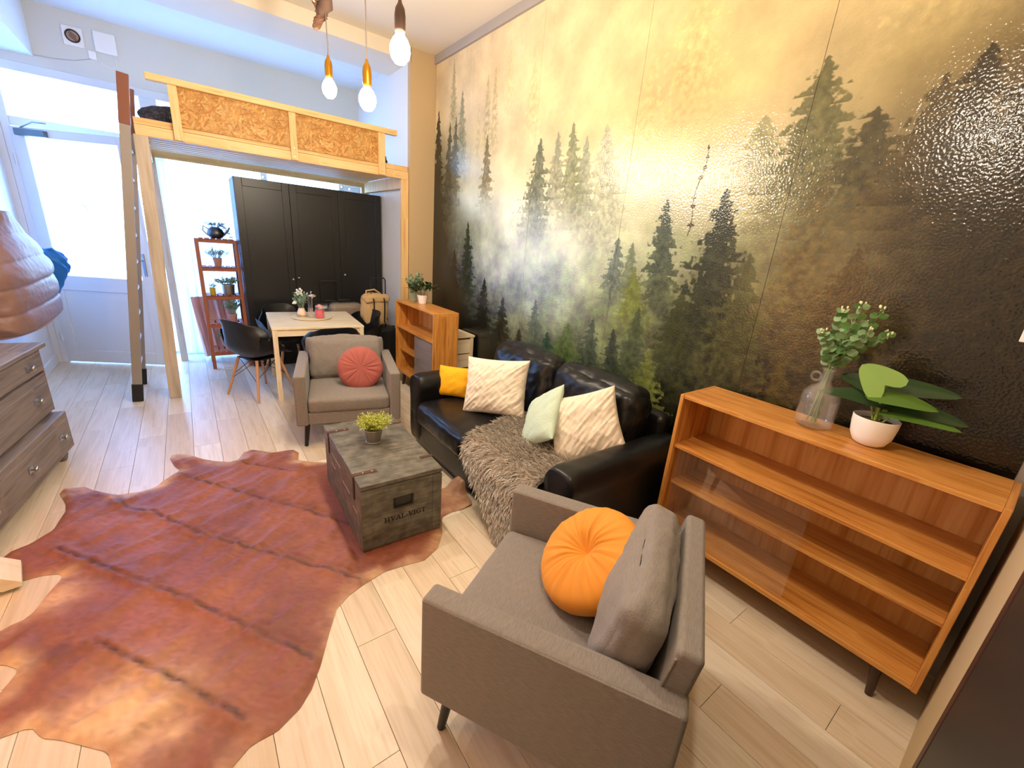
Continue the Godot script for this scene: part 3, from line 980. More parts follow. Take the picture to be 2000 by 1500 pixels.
	for q in [[-1.22, -0.2, 2.49, 2.885], [-0.05, 0.9, 2.49, 2.885], [0.97, 1.86, 2.49, 2.885], [-0.05, 0.9, 0.09, 2.405], [0.97, 1.86, 0.09, 2.405]]:
		part(w, "pane", bx(Vector3(q[0], q[2], zf - 0.004), Vector3(q[1], q[3], zf + 0.004), 0.001), M.pane)
	# glazed entrance door, standing ajar
	var d := setting("door_1", "white glazed entrance door standing ajar")
	d.position = Vector3(-1.215, 0, -6.745)
	d.rotation.y = -atan2(0.516, 0.893)
	var leaf := [["stile", 0.0, 0.115, 0.012, 2.395], ["stile", 0.935, 1.03, 0.012, 2.395], ["top_rail", 0.115, 0.935, 2.315, 2.395], ["middle_rail", 0.115, 0.935, 0.83, 0.985], ["bottom_rail", 0.115, 0.935, 0.012, 0.15]]
	for q in leaf:
		part(d, q[0], bx(Vector3(q[1], q[3], -0.025), Vector3(q[2], q[4], 0.025), 0.004, 2), M.white_trim)
	part(d, "pane", bx(Vector3(0.115, 0.985, -0.005), Vector3(0.935, 2.315, 0.005), 0.001), M.pane)
	part(d, "lower_panel", bx(Vector3(0.115, 0.15, -0.012), Vector3(0.935, 0.83, 0.012), 0.002), M.white_trim)
	var hd := Buf.new()
	hd.rbox(Vector3(0.985, 1.15, 0.03), Vector3(0.03, 0.24, 0.01), 0.004, 2)
	hd.tube([Vector3(0.985, 1.2, 0.03), Vector3(0.985, 1.2, 0.075), Vector3(0.97, 1.2, 0.082), Vector3(0.87, 1.2, 0.082)], 0.009, 10)
	part(d, "handle", hd, M.steel, "brushed steel lever handle")
	var cl := Buf.new()
	cl.rbox(Vector3(0.2, 2.345, 0.05), Vector3(0.26, 0.06, 0.05), 0.005, 2)
	part(d, "closer_body", cl, M.closer_grey, "grey door closer")
	var ca := Buf.new()
	ca.tube([Vector3(0.12, 2.385, 0.05), Vector3(0.30, 2.43, 0.13), Vector3(0.36, 2.44, 0.06)], 0.007, 8)
	part(d, "closer_arm", ca, M.steel)
	var st := Buf.new()
	for k in 24:
		var a0 := k / 24.0 * TAU
		var a1 := (k + 1) / 24.0 * TAU
		st.tube([Vector3(0.51 + 0.03 * cos(a0), 1.71 + 0.03 * sin(a0), 0.0065), Vector3(0.51 + 0.03 * cos(a1), 1.71 + 0.03 * sin(a1), 0.0065)], 0.003, 5, false)
	st.tube([Vector3(0.489, 1.731, 0.0065), Vector3(0.531, 1.689, 0.0065)], 0.003, 5)
	st.rbox(Vector3(0.51, 1.71, 0.0065), Vector3(0.03, 0.007, 0.003), 0.001)
	part(d, "round_sticker", st, M.sticker, "small grey ring sticker on the glass")
	for y in [0.3, 1.2, 2.1]:
		var hg := Buf.new()
		hg.cyl(Vector3(-0.006, y - 0.05, 0.03), Vector3(-0.006, y + 0.05, 0.03), 0.012, -1, 10)
		part(d, "hinge", hg, M.white_trim)
	# outside: pavement
	setbox("floor_outside", "pale pavement outside the glazed door", Vector3(-6.0, -0.1, -14.0), Vector3(7.0, -0.03, -6.95), M.pavement)

func make_wall_fittings() -> void:
	var f := thing("ventilator", "square white extractor vent with round dark opening above the door", "vent", Vector3(-0.625, 3.29, -6.73))
	part(f, "plate", bx(Vector3(-0.075, -0.08, 0.0), Vector3(0.075, 0.08, 0.025), 0.006, 3), M.white_plastic)
	var rg := Buf.new()
	rg.lathe([Vector2(0.044, 0.024), Vector2(0.056, 0.024), Vector2(0.056, 0.033), Vector2(0.044, 0.033), Vector2(0.044, 0.024)], Vector3.ZERO, 28, Basis(Vector3.RIGHT, PI * 0.5))
	part(f, "ring", rg, M.near_black)
	var dc := Buf.new()
	dc.cyl(Vector3(0, 0, 0.024), Vector3(0, 0, 0.028), 0.044, -1, 24)
	part(f, "grille", dc, M.copper_dull)
	for k in 3:
		var bl := Buf.new()
		bl.rbox(Vector3(0, -0.02 + k * 0.02, 0.03), Vector3(0.07, 0.006, 0.006), 0.002, 1, Basis(Vector3.BACK, -0.7))
		part(f, "blade", bl, M.near_black)
	var r := thing("wifi_box", "flat white square router box on the wall above the door", "router", Vector3(-0.39, 3.30, -6.73))
	part(r, "case", bx(Vector3(-0.085, -0.09, 0.0), Vector3(0.085, 0.09, 0.03), 0.01, 3), M.white_plastic)
	var j := thing("wall_socket", "small white cable socket below the router box", "socket", Vector3(-0.505, 3.165, -6.73))
	part(j, "case", bx(Vector3(-0.03, -0.035, 0.0), Vector3(0.03, 0.035, 0.03), 0.005, 2), M.white_plastic)
	var cb := Buf.new()
	cb.tube([Vector3(-0.48, 3.14, -6.71), Vector3(-0.43, 3.10, -6.715), Vector3(-0.36, 3.08, -6.715), Vector3(-0.33, 3.12, -6.715), Vector3(-0.335, 3.21, -6.715)], 0.004, 6)
	single("router_cable", "thin white cable looping between socket and router box", "cable", cb, M.white_plastic)
	var cb2 := Buf.new()
	cb2.tube([Vector3(-0.52, 3.13, -6.715), Vector3(-0.65, 3.085, -6.722), Vector3(-0.8, 3.06, -6.722), Vector3(-0.935, 3.055, -6.722)], 0.003, 6)
	single("wall_cable", "thin grey cable along the wall above the fanlight", "cable", cb2, M.steel)
	var sw := thing("light_switch", "white light switch on the dark end of the mural", "switch", Vector3(2.444, 1.53, -0.065), -PI * 0.5)
	part(sw, "plate", bx(Vector3(-0.04, -0.04, -0.002), Vector3(0.04, 0.04, 0.008), 0.003, 2), M.white_plastic)
	part(sw, "rocker", bx(Vector3(-0.026, -0.026, 0.008), Vector3(0.026, 0.026, 0.013), 0.002, 2), M.white_plastic)

func make_loft() -> void:
	var o := thing("loft_bed", "pine sleeping loft with chipboard guard panels above the dining table", "loft bed", Vector3(0, 0, -4.97))
	var P = M.pine_h
	part(o, "front_beam", bx(Vector3(-0.205, 2.29, -0.06), Vector3(2.145, 2.37, -0.015), 0.004, 2), P)
	part(o, "rear_beam", bx(Vector3(-0.205, 2.27, -1.46), Vector3(2.145, 2.37, -1.41), 0.004, 2), P)
	part(o, "lower_rail", bx(Vector3(-0.205, 2.374, -0.06), Vector3(2.145, 2.425, -0.034), 0.004, 2), M.pine_h)
	part(o, "side_beam", bx(Vector3(-0.2, 2.21, -1.41), Vector3(-0.155, 2.33, -0.062), 0.004, 2), M.pine_v)
	part(o, "side_beam", bx(Vector3(2.095, 2.20, -1.41), Vector3(2.14, 2.33, -0.06), 0.004, 2), M.pine_v)
	var fp := Buf.new()
	fp.rbox(Vector3(-0.212, 1.15, -0.04), Vector3(0.095, 2.29, 0.043), 0.004, 2, Basis(Vector3.BACK, -0.034))
	part(o, "post", fp, M.pine_grey_v)
	part(o, "post", bx(Vector3(2.062, 0.0, -0.055), Vector3(2.145, 2.29, -0.012), 0.004, 2), M.pine_v)
	part(o, "post", bx(Vector3(2.062, 0.0, -1.46), Vector3(2.145, 2.27, -1.41), 0.004, 2), M.pine_v)
	part(o, "post", bx(Vector3(-0.205, 0.0, -1.46), Vector3(-0.135, 2.27, -1.41), 0.004, 2), M.pine_grey_v)
	for k in 9:
		var z := -0.075 - k * 0.148
		part(o, "deck_board", bx(Vector3(-0.15, 2.335, z - 0.098), Vector3(2.09, 2.36, z), 0.003, 1), M.pine_h)
	for x in [[0.05, 0.112], [0.94, 1.0], [1.795, 1.868]]:
		part(o, "guard_post", bx(Vector3(x[0], 2.295, -0.014), Vector3(x[1], 2.70, 0.016), 0.003, 2), M.pine_v)
	for x in [[0.08, 0.968], [0.972, 1.83]]:
		part(o, "chipboard_panel", bx(Vector3(x[0], 2.405, -0.032), Vector3(x[1], 2.70, -0.016), 0.002), M.osb)
	part(o, "handrail", bx(Vector3(-0.085, 2.70, -0.03), Vector3(2.0, 2.752, 0.028), 0.006, 2), M.pine_h)
	for x in [0.08, 0.97, 1.83]:
		for y in [2.325, 2.4]:
			var sc := Buf.new()
			sc.cyl(Vector3(x, y, 0.015), Vector3(x, y, 0.018), 0.006, -1, 8)
			part(o, "screw", sc, M.steel)
	# bedding
	var d := Buf.new()
	var nz := noise(4, 1.0, 3)
	d.grid(24, 20, func(a: float, c: float) -> Vector3:
		var th := c * PI
		var r := 0.105 + 0.012 * nz.get_noise_2d(a * 20.0, c * 9.0)
		return Vector3(-cos(th) * 0.36, sin(th) * cos(a * TAU) * r * 1.0, sin(th) * sin(a * TAU) * r * 1.3), true)
	single("rolled_quilt", "rolled quilt with dark blue floral pattern lying on the loft deck", "quilt", d, M.floral, Vector3(0.18, 2.485, -5.22))
	var d2 := Buf.new()
	d2.grid(20, 16, func(a: float, c: float) -> Vector3:
		var th := c * PI
		var r := 0.11 + 0.02 * nz.get_noise_2d(a * 12.0 + 5.0, c * 9.0)
		return Vector3(sin(th) * cos(a * TAU) * r, -cos(th) * r * 0.85, sin(th) * sin(a * TAU) * r), true)
	single("sleeping_bag", "dark crumpled sleeping bag at the pillar end of the loft", "bedding", d2, M.dark_cloth, Vector3(1.84, 2.46, -5.16))
	# ladder
	var l := thing("ladder", "aluminium ladder leaning against the end of the loft", "ladder")
	for z in [-5.03, -5.57]:
		var a := Vector3(-0.515, 0.16, z)
		var t := Vector3(-0.262, 2.36, z)
		var dir := (t - a).normalized()
		var bs := Basis(dir.cross(Vector3.BACK), dir, Vector3.BACK)
		var r := Buf.new()
		r.rbox((a + t) * 0.5, Vector3(0.07, a.distance_to(t), 0.025), 0.004, 2, bs)
		part(l, "rail", r, M.aluminium)
		var t2 := t + dir * 0.36
		var g := Buf.new()
		g.rbox((t + t2) * 0.5, Vector3(0.075, 0.37, 0.03), 0.006, 2, bs)
		part(l, "rail_top", g, M.red_brown, "reddish brown rail end")  # top stretch of each rail is coloured reddish brown
		var ft := Buf.new()
		ft.rbox(a - dir * 0.075, Vector3(0.082, 0.17, 0.036), 0.006, 2, bs)
		part(l, "foot", ft, M.rubber, "black rubber foot")
	for k in 9:
		var q := Vector3(-0.515, 0.16, 0).lerp(Vector3(-0.262, 2.36, 0), (k + 0.55) / 9.2)
		var rg := Buf.new()
		rg.rbox(Vector3(q.x, q.y, -5.30), Vector3(0.032, 0.03, 0.53), 0.006, 2)
		part(l, "rung", rg, M.aluminium_bright)
	# fairy lights under the deck
	var s := thing("fairy_lights", "string of tiny warm lights under the rear edge of the loft", "lights")
	var pts := []
	for k in 21:
		var x := -0.05 + k * 0.102
		pts.append(Vector3(x, 2.235 + (0.012 if k % 2 == 0 else -0.006), -6.36))
	var wr := Buf.new()
	wr.tube(pts, 0.002, 5)
	part(s, "wire", wr, M.white_plastic)
	for k in 20:
		var b := Buf.new()
		b.ball(pts[k] + Vector3(0, -0.008, 0.006), Vector3(0.008, 0.010, 0.008), 8, 6)
		part(s, "bulb", b, M.fairy)

func curtain(x0: float, x1: float, y0: float, y1: float, z: float, folds: float, depth: float, slant: float) -> Buf:
	var b := Buf.new()
	for side in [0.0, 0.0015]:
		b.grid(120, 10, func(a: float, c: float) -> Vector3:
			var x := lerpf(x0, x1, a) + slant * (1.0 - c)
			return Vector3(x + 0.01 * sin(a * folds * 12.0), lerpf(y0, y1, c), z + side + depth * sin(a * folds * TAU) * (0.6 + 0.4 * (1.0 - c)) + depth * 0.4 * sin(a * folds * 14.3 + c * 2.0)), false, false)
	return b

func make_back_things() -> void:
	single("sheer_curtain", "white sheer curtain hanging in front of the shop window", "curtain", curtain(-0.16, 0.5, 0.06, 2.25, -6.55, 7.0, 0.035, 0.0), M.sheer)
	single("pink_curtain", "dusty pink curtain panel low behind the plant stand", "curtain", curtain(-0.02, 0.42, 0.03, 0.78, -6.44, 4.0, 0.03, 0.06), M.pink_cloth)
	# wardrobe
	var w := thing("wardrobe", "tall black three door wardrobe under the loft", "wardrobe", Vector3(0, 0, -5.84))
	part(w, "carcass", bx(Vector3(0.51, 0.0, -0.5), Vector3(2.132, 2.15, -0.022), 0.004, 2), M.black_paint)
	part(w, "plinth", bx(Vector3(0.53, 0.0, -0.022), Vector3(2.11, 0.06, -0.012), 0.002), M.black_paint)
	var xs := [0.512, 1.052, 1.592, 2.13]
	for k in 3:
		var a: float = xs[k] + 0.0015
		var e: float = xs[k + 1] - 0.0015
		var d := part(w, "door", bx(Vector3(a, 0.065, -0.02), Vector3(e, 2.145, -0.006), 0.002), M.black_paint)
		for q in [[a, a + 0.075, 0.065, 2.145], [e - 0.075, e, 0.065, 2.145], [a + 0.075, e - 0.075, 2.06, 2.145], [a + 0.075, e - 0.075, 0.065, 0.16]]:
			part(d, "door_frame", bx(Vector3(q[0], q[2], -0.008), Vector3(q[1], q[3], 0.006), 0.003, 2), M.black_paint)
		if true:
			var kb := Buf.new()
			var kx: float = [e - 0.03, a + 0.03, a + 0.04][k]
			var bs := Basis(Vector3.RIGHT, PI * 0.5)
			kb.lathe([Vector2(0, 0), Vector2(0.006, 0), Vector2(0.006, 0.012), Vector2(0.014, 0.018), Vector2(0.015, 0.025), Vector2(0.009, 0.031), Vector2(0, 0.032)], Vector3(kx, [1.07, 1.09, 1.14][k], 0.006), 14, bs)
			part(d, "knob", kb, M.steel, "small steel knob")
	# plant stand
	var s := thing("plant_stand", "reddish brown ladder shelf with slatted levels beside the wardrobe", "plant stand", Vector3(0, 0, 0))
	var zf := func(y: float) -> float: return -5.92 - 0.10 * y
	for x in [0.115, 0.485]:
		for rear in [false, true]:
			var r := Buf.new()
			var p0 := Vector3(x, 0.0, -6.26 if rear else float(zf.call(0.0)))
			var p1 := Vector3(x, 1.47, -6.26 if rear else float(zf.call(1.47)))
			var dir := (p1 - p0).normalized()
			var b3 := Basis(Vector3.RIGHT, dir, Vector3.RIGHT.cross(dir))
			r.rbox((p0 + p1) * 0.5, Vector3(0.036, p0.distance_to(p1) if rear else p0.distance_to(p1) + 0.0, 0.03), 0.003, 2, b3)
			part(s, "upright", r, M.red_stain_v)
	for y in [0.19, 0.52, 0.84, 1.16, 1.47]:
		var z0: float = zf.call(y)
		part(s, "front_bar", bx(Vector3(0.10, y - 0.035, z0 - 0.012), Vector3(0.50, y - 0.002, z0 + 0.014), 0.003, 2), M.red_stain)
		part(s, "rear_bar", bx(Vector3(0.10, y - 0.035, -6.27), Vector3(0.50, y - 0.002, -6.245), 0.003, 2), M.red_stain)
		for k in 6:
			var x := 0.137 + k * 0.058
			part(s, "slat", bx(Vector3(x, y, -6.26), Vector3(x + 0.042, y + 0.012, z0 + 0.01), 0.003, 2), M.red_stain)
	var G := "plants on the ladder stand"
	var kettle := thing("kettle_planter", "dark metal kettle with trailing plant on top of the plant stand", "planter", Vector3(0.31, 1.482, -6.16), 0.0, G)
	var kb2 := Buf.new()
	kb2.lathe([Vector2(0, 0), Vector2(0.05, 0), Vector2(0.078, 0.03), Vector2(0.085, 0.06), Vector2(0.07, 0.10), Vector2(0.045, 0.12), Vector2(0.04, 0.125), Vector2(0.036, 0.118), Vector2(0, 0.11)], Vector3.ZERO, 22)
	part(kettle, "body", kb2, M.dark_tin)
	var kh := Buf.new()
	kh.tube([Vector3(-0.07, 0.1, 0), Vector3(-0.11, 0.13, 0), Vector3(-0.12, 0.08, 0), Vector3(-0.075, 0.03, 0)], 0.006, 8)
	kh.tube([Vector3(0.07, 0.04, 0), Vector3(0.12, 0.09, 0), Vector3(0.14, 0.13, 0)], [0.014, 0.01, 0.008], 10)
	part(kettle, "handle_and_spout", kh, M.dark_tin)
	var kf := tuft(30, 0.07, 0.11, 0.025, 0.012, 6, 3)
	for q in 3:
		var p0 := Vector3(0.05, 0.01, 0.02 * (q - 1))
		var pts := []
		for e in 6:
			pts.append(p0 + Vector3(0.016 * e + 0.01 * q, 0.02 - 0.0065 * e * e * 0.7, 0.0))
			kf.leaf(pts[e], Vector3(0.3 * (e % 2) - 0.15, -0.5, 0.6), 0.025, 0.014, 0.1, 2)
		kf.tube(pts, 0.0015, 5, false)
	var kfn := part(kettle, "foliage", kf, M.leaf_grey)
	kfn.position.y = 0.115
	kind_stuff(kfn)
	potted("potted_fern", "feathery green fern in a ribbed grey pink pot on the plant stand", Vector3(0.29, 1.172, -6.12), pot_profile(0.032, 0.045, 0.095), M.pink_pot, tuft(46, 0.12, 0.13, 0.04, 0.009, 7, 8, 0.3), 0.085, M.leaf_pale, G)
	potted("jar_plant", "tiny plant in a yellow glass jar on the plant stand", Vector3(0.20, 0.852, -6.05), pot_profile(0.03, 0.03, 0.085, 0.004), M.yellow_jar, tuft(14, 0.07, 0.045, 0.022, 0.012, 5, 12), 0.07, M.leaf_pale, G)
	var can := potted("tin_planter", "grey tin pot of ivy spilling over the plant stand shelf", Vector3(0.36, 0.852, -6.08), pot_profile(0.055, 0.065, 0.12), M.tin, tuft(46, 0.10, 0.14, 0.034, 0.024, 7, 21), 0.10, M.leaf_pale, G)
	potted("leafy_plant", "bushy broad leaved plant in a small red pot on the plant stand", Vector3(0.37, 0.532, -6.08), pot_profile(0.035, 0.045, 0.09), M.pink_pot, tuft(30, 0.19, 0.11, 0.05, 0.03, 6, 33, 0.9), 0.08, M.leaf_pale, G)
	potted("green_shrub", "round green shrub in a pink clay pot on the lowest stand shelf", Vector3(0.30, 0.202, -6.06), pot_profile(0.045, 0.058, 0.11), M.pink_pot, tuft(90, 0.12, 0.13, 0.03, 0.016, 8, 41, 0.3), 0.10, M.leaf_mid, G)

func make_dining() -> void:
	var t := thing("dining_table", "square pale birch dining table under the loft", "table", Vector3(1.035, 0, -4.95), -0.08)
	part(t, "tabletop", bx(Vector3(-0.43, 0.722, -0.45), Vector3(0.43, 0.745, 0.45), 0.003, 2), M.birch)
	for s in [[-1, 1], [1, 1], [-1, -1], [1, -1]]:
		part(t, "leg", bx(Vector3(s[0] * 0.405 - 0.022, 0, s[1] * 0.425 - 0.022), Vector3(s[0] * 0.405 + 0.022, 0.722, s[1] * 0.425 + 0.022), 0.003, 2), M.birch_v)
	for s in [-1, 1]:
		part(t, "apron", bx(Vector3(-0.383, 0.655, s * 0.425 - 0.011), Vector3(0.383, 0.722, s * 0.425 + 0.011), 0.002), M.birch)
		part(t, "apron", bx(Vector3(s * 0.405 - 0.011, 0.655, -0.403), Vector3(s * 0.405 + 0.011, 0.722, 0.403), 0.002), M.birch_v)
	make_shell_chair("black shell chair with beech legs beside the ladder shelf end of the table", Vector3(0.47, 0, -4.84), 2.1)
	make_shell_chair("black shell chair between dining table and grey armchair", Vector3(1.07, 0, -4.40), PI)
	make_shell_chair("black shell chair between dining table and suitcases", Vector3(1.50, 0, -5.02), -1.35)
	make_shell_chair("black shell chair between dining table and wardrobe", Vector3(0.86, 0, -5.42), 0.25)
	# things on the table
	var tr := Buf.new()
	tr.lathe([Vector2(0, 0), Vector2(0.19, 0), Vector2(0.205, 0.012), Vector2(0.202, 0.014), Vector2(0.188, 0.005), Vector2(0, 0.005)], Vector3.ZERO, 48)
	single("round_tray", "round pale wooden tray on the dining table", "tray", tr, M.birch, Vector3(1.03, 0.745, -5.0))
	var v := thing("flower_pot", "small cream pot with white flowering sprig on the tray", "plant", Vector3(0.945, 0.75, -5.07))
	var vb := Buf.new()
	vb.lathe([Vector2(0, 0), Vector2(0.04, 0), Vector2(0.043, 0.01), Vector2(0.043, 0.055), Vector2(0.03, 0.085), Vector2(0.03, 0.095), Vector2(0.026, 0.095), Vector2(0.026, 0.08), Vector2(0, 0.075)], Vector3.ZERO, 24)
	part(v, "pot", vb, M.cream_pot)
	part(v, "band", bx(Vector3(-0.0438, 0.004, -0.0438), Vector3(0.0438, 0.03, 0.0438), 0.043, 6), M.tan_cork)
	var vf := part(v, "foliage", tuft(22, 0.17, 0.09, 0.034, 0.02, 7, 61, 1.0), M.leaf_pale)
	vf.position.y = 0.085
	kind_stuff(vf)
	var fw := Buf.new()
	for k in 12:
		var a := k * 2.4
		fw.ball(Vector3(cos(a) * 0.025 - 0.01, 0.235 + 0.006 * k, sin(a) * 0.02), Vector3(0.011, 0.013, 0.011), 7, 5)
	for k in 5:
		fw.ball(Vector3(-0.08 + 0.006 * k, 0.15 + 0.008 * (k % 3), 0.02), Vector3(0.012, 0.010, 0.011), 7, 5)
	part(v, "blossom", fw, M.white_petal, "white blossom")
	var c := thing("candle_jar", "lidded glass jar with bright pink candle on the tray", "candle", Vector3(1.105, 0.75, -4.96))
	var cw := Buf.new()
	cw.lathe([Vector2(0, 0.004), Vector2(0.046, 0.004), Vector2(0.046, 0.085), Vector2(0, 0.085)], Vector3.ZERO, 24)
	part(c, "wax", cw, M.pink_wax, "pink wax")
	var cg := Buf.new()
	cg.lathe([Vector2(0, 0), Vector2(0.049, 0), Vector2(0.05, 0.09), Vector2(0.04, 0.11), Vector2(0.04, 0.122), Vector2(0.037, 0.122), Vector2(0.037, 0.11), Vector2(0.0475, 0.09), Vector2(0.0475, 0.003), Vector2(0, 0.003)], Vector3.ZERO, 28)
	part(c, "jar", cg, M.clear)
	var cl := Buf.new()
	cl.lathe([Vector2(0, 0.122), Vector2(0.042, 0.122), Vector2(0.042, 0.132), Vector2(0.02, 0.136), Vector2(0.014, 0.146), Vector2(0, 0.148)], Vector3.ZERO, 20)
	part(c, "lid", cl, M.pale_pink)
	var u := thing("utensil_jar", "small glass jar with steel spoons standing on the tray", "jar", Vector3(1.02, 0.75, -4.985))
	var ug := Buf.new()
	ug.lathe([Vector2(0, 0), Vector2(0.026, 0), Vector2(0.028, 0.11), Vector2(0.0255, 0.11), Vector2(0.0238, 0.004), Vector2(0, 0.004)], Vector3.ZERO, 20)
	part(u, "jar", ug, M.clear)
	for k in 4:
		var sp := Buf.new()
		var a := k * 1.7
		var p0 := Vector3(cos(a) * 0.012, 0.008, sin(a) * 0.012)
		var p1 := Vector3(cos(a + 0.4) * 0.026, 0.23 + 0.012 * k, sin(a + 0.4) * 0.02)
		sp.tube([p0, p1], 0.0035, 7)
		if k == 1:
			sp.ball(p1 + Vector3(0.035, 0.0, 0.0), Vector3(0.04, 0.016, 0.016), 12, 8)
		else:
			sp.ball(p1, Vector3(0.009, 0.018, 0.006), 8, 6)
		part(u, "spoon", sp, M.chrome)
	# luggage by the pillar
	make_suitcase("suitcase", "taupe hard shell suitcase standing behind the dining table", Vector3(1.53, 0, -5.51), 0.0, Vector3(0.40, 0.78, 0.21), M.taupe_shell, 0.0)
	make_suitcase("suitcase", "silver grey suitcase half hidden behind the dining table with raised handle", Vector3(1.42, 0, -5.72), 0.0, Vector3(0.40, 0.74, 0.18), M.silver_shell, 0.27)
	make_suitcase("suitcase", "black cabin suitcase carrying a beige bag beside the pillar", Vector3(1.92, 0, -5.30), 0.1, Vector3(0.36, 0.50, 0.24), M.black_case, 0.60)
	var bg := thing("canvas_bag", "beige canvas bag with straps sitting on the black suitcase", "bag", Vector3(1.82, 0.585, -5.25), 0.15)
	part(bg, "body", cushion_box(Vector3(0, 0.19, 0), Vector3(0.30, 0.36, 0.16), 0.05, Vector3(0.03, 0.0, 0.03), 0.02, 17, 20), M.canvas)
	part(bg, "flap", cushion_box(Vector3(0, 0.335, 0.02), Vector3(0.31, 0.10, 0.18), 0.035, Vector3(0.01, 0.02, 0.01), 0.014, 19, 14), M.canvas)
	for x in [-0.08, 0.06]:
		var sp := Buf.new()
		sp.tube([Vector3(x, 0.05, 0.125), Vector3(x, 0.2, 0.135), Vector3(x, 0.32, 0.135), Vector3(x + 0.01, 0.40, 0.05), Vector3(x, 0.38, -0.06)], 0.009, 8)
		part(bg, "strap", sp, M.dark_cloth)
	var lp := Buf.new()
	lp.tube([Vector3(-0.13, 0.36, 0.02), Vector3(-0.12, 0.43, 0.02), Vector3(-0.02, 0.445, 0.03), Vector3(0.05, 0.40, 0.03)], 0.010, 8)
	part(bg, "carry_loop", lp, M.canvas)

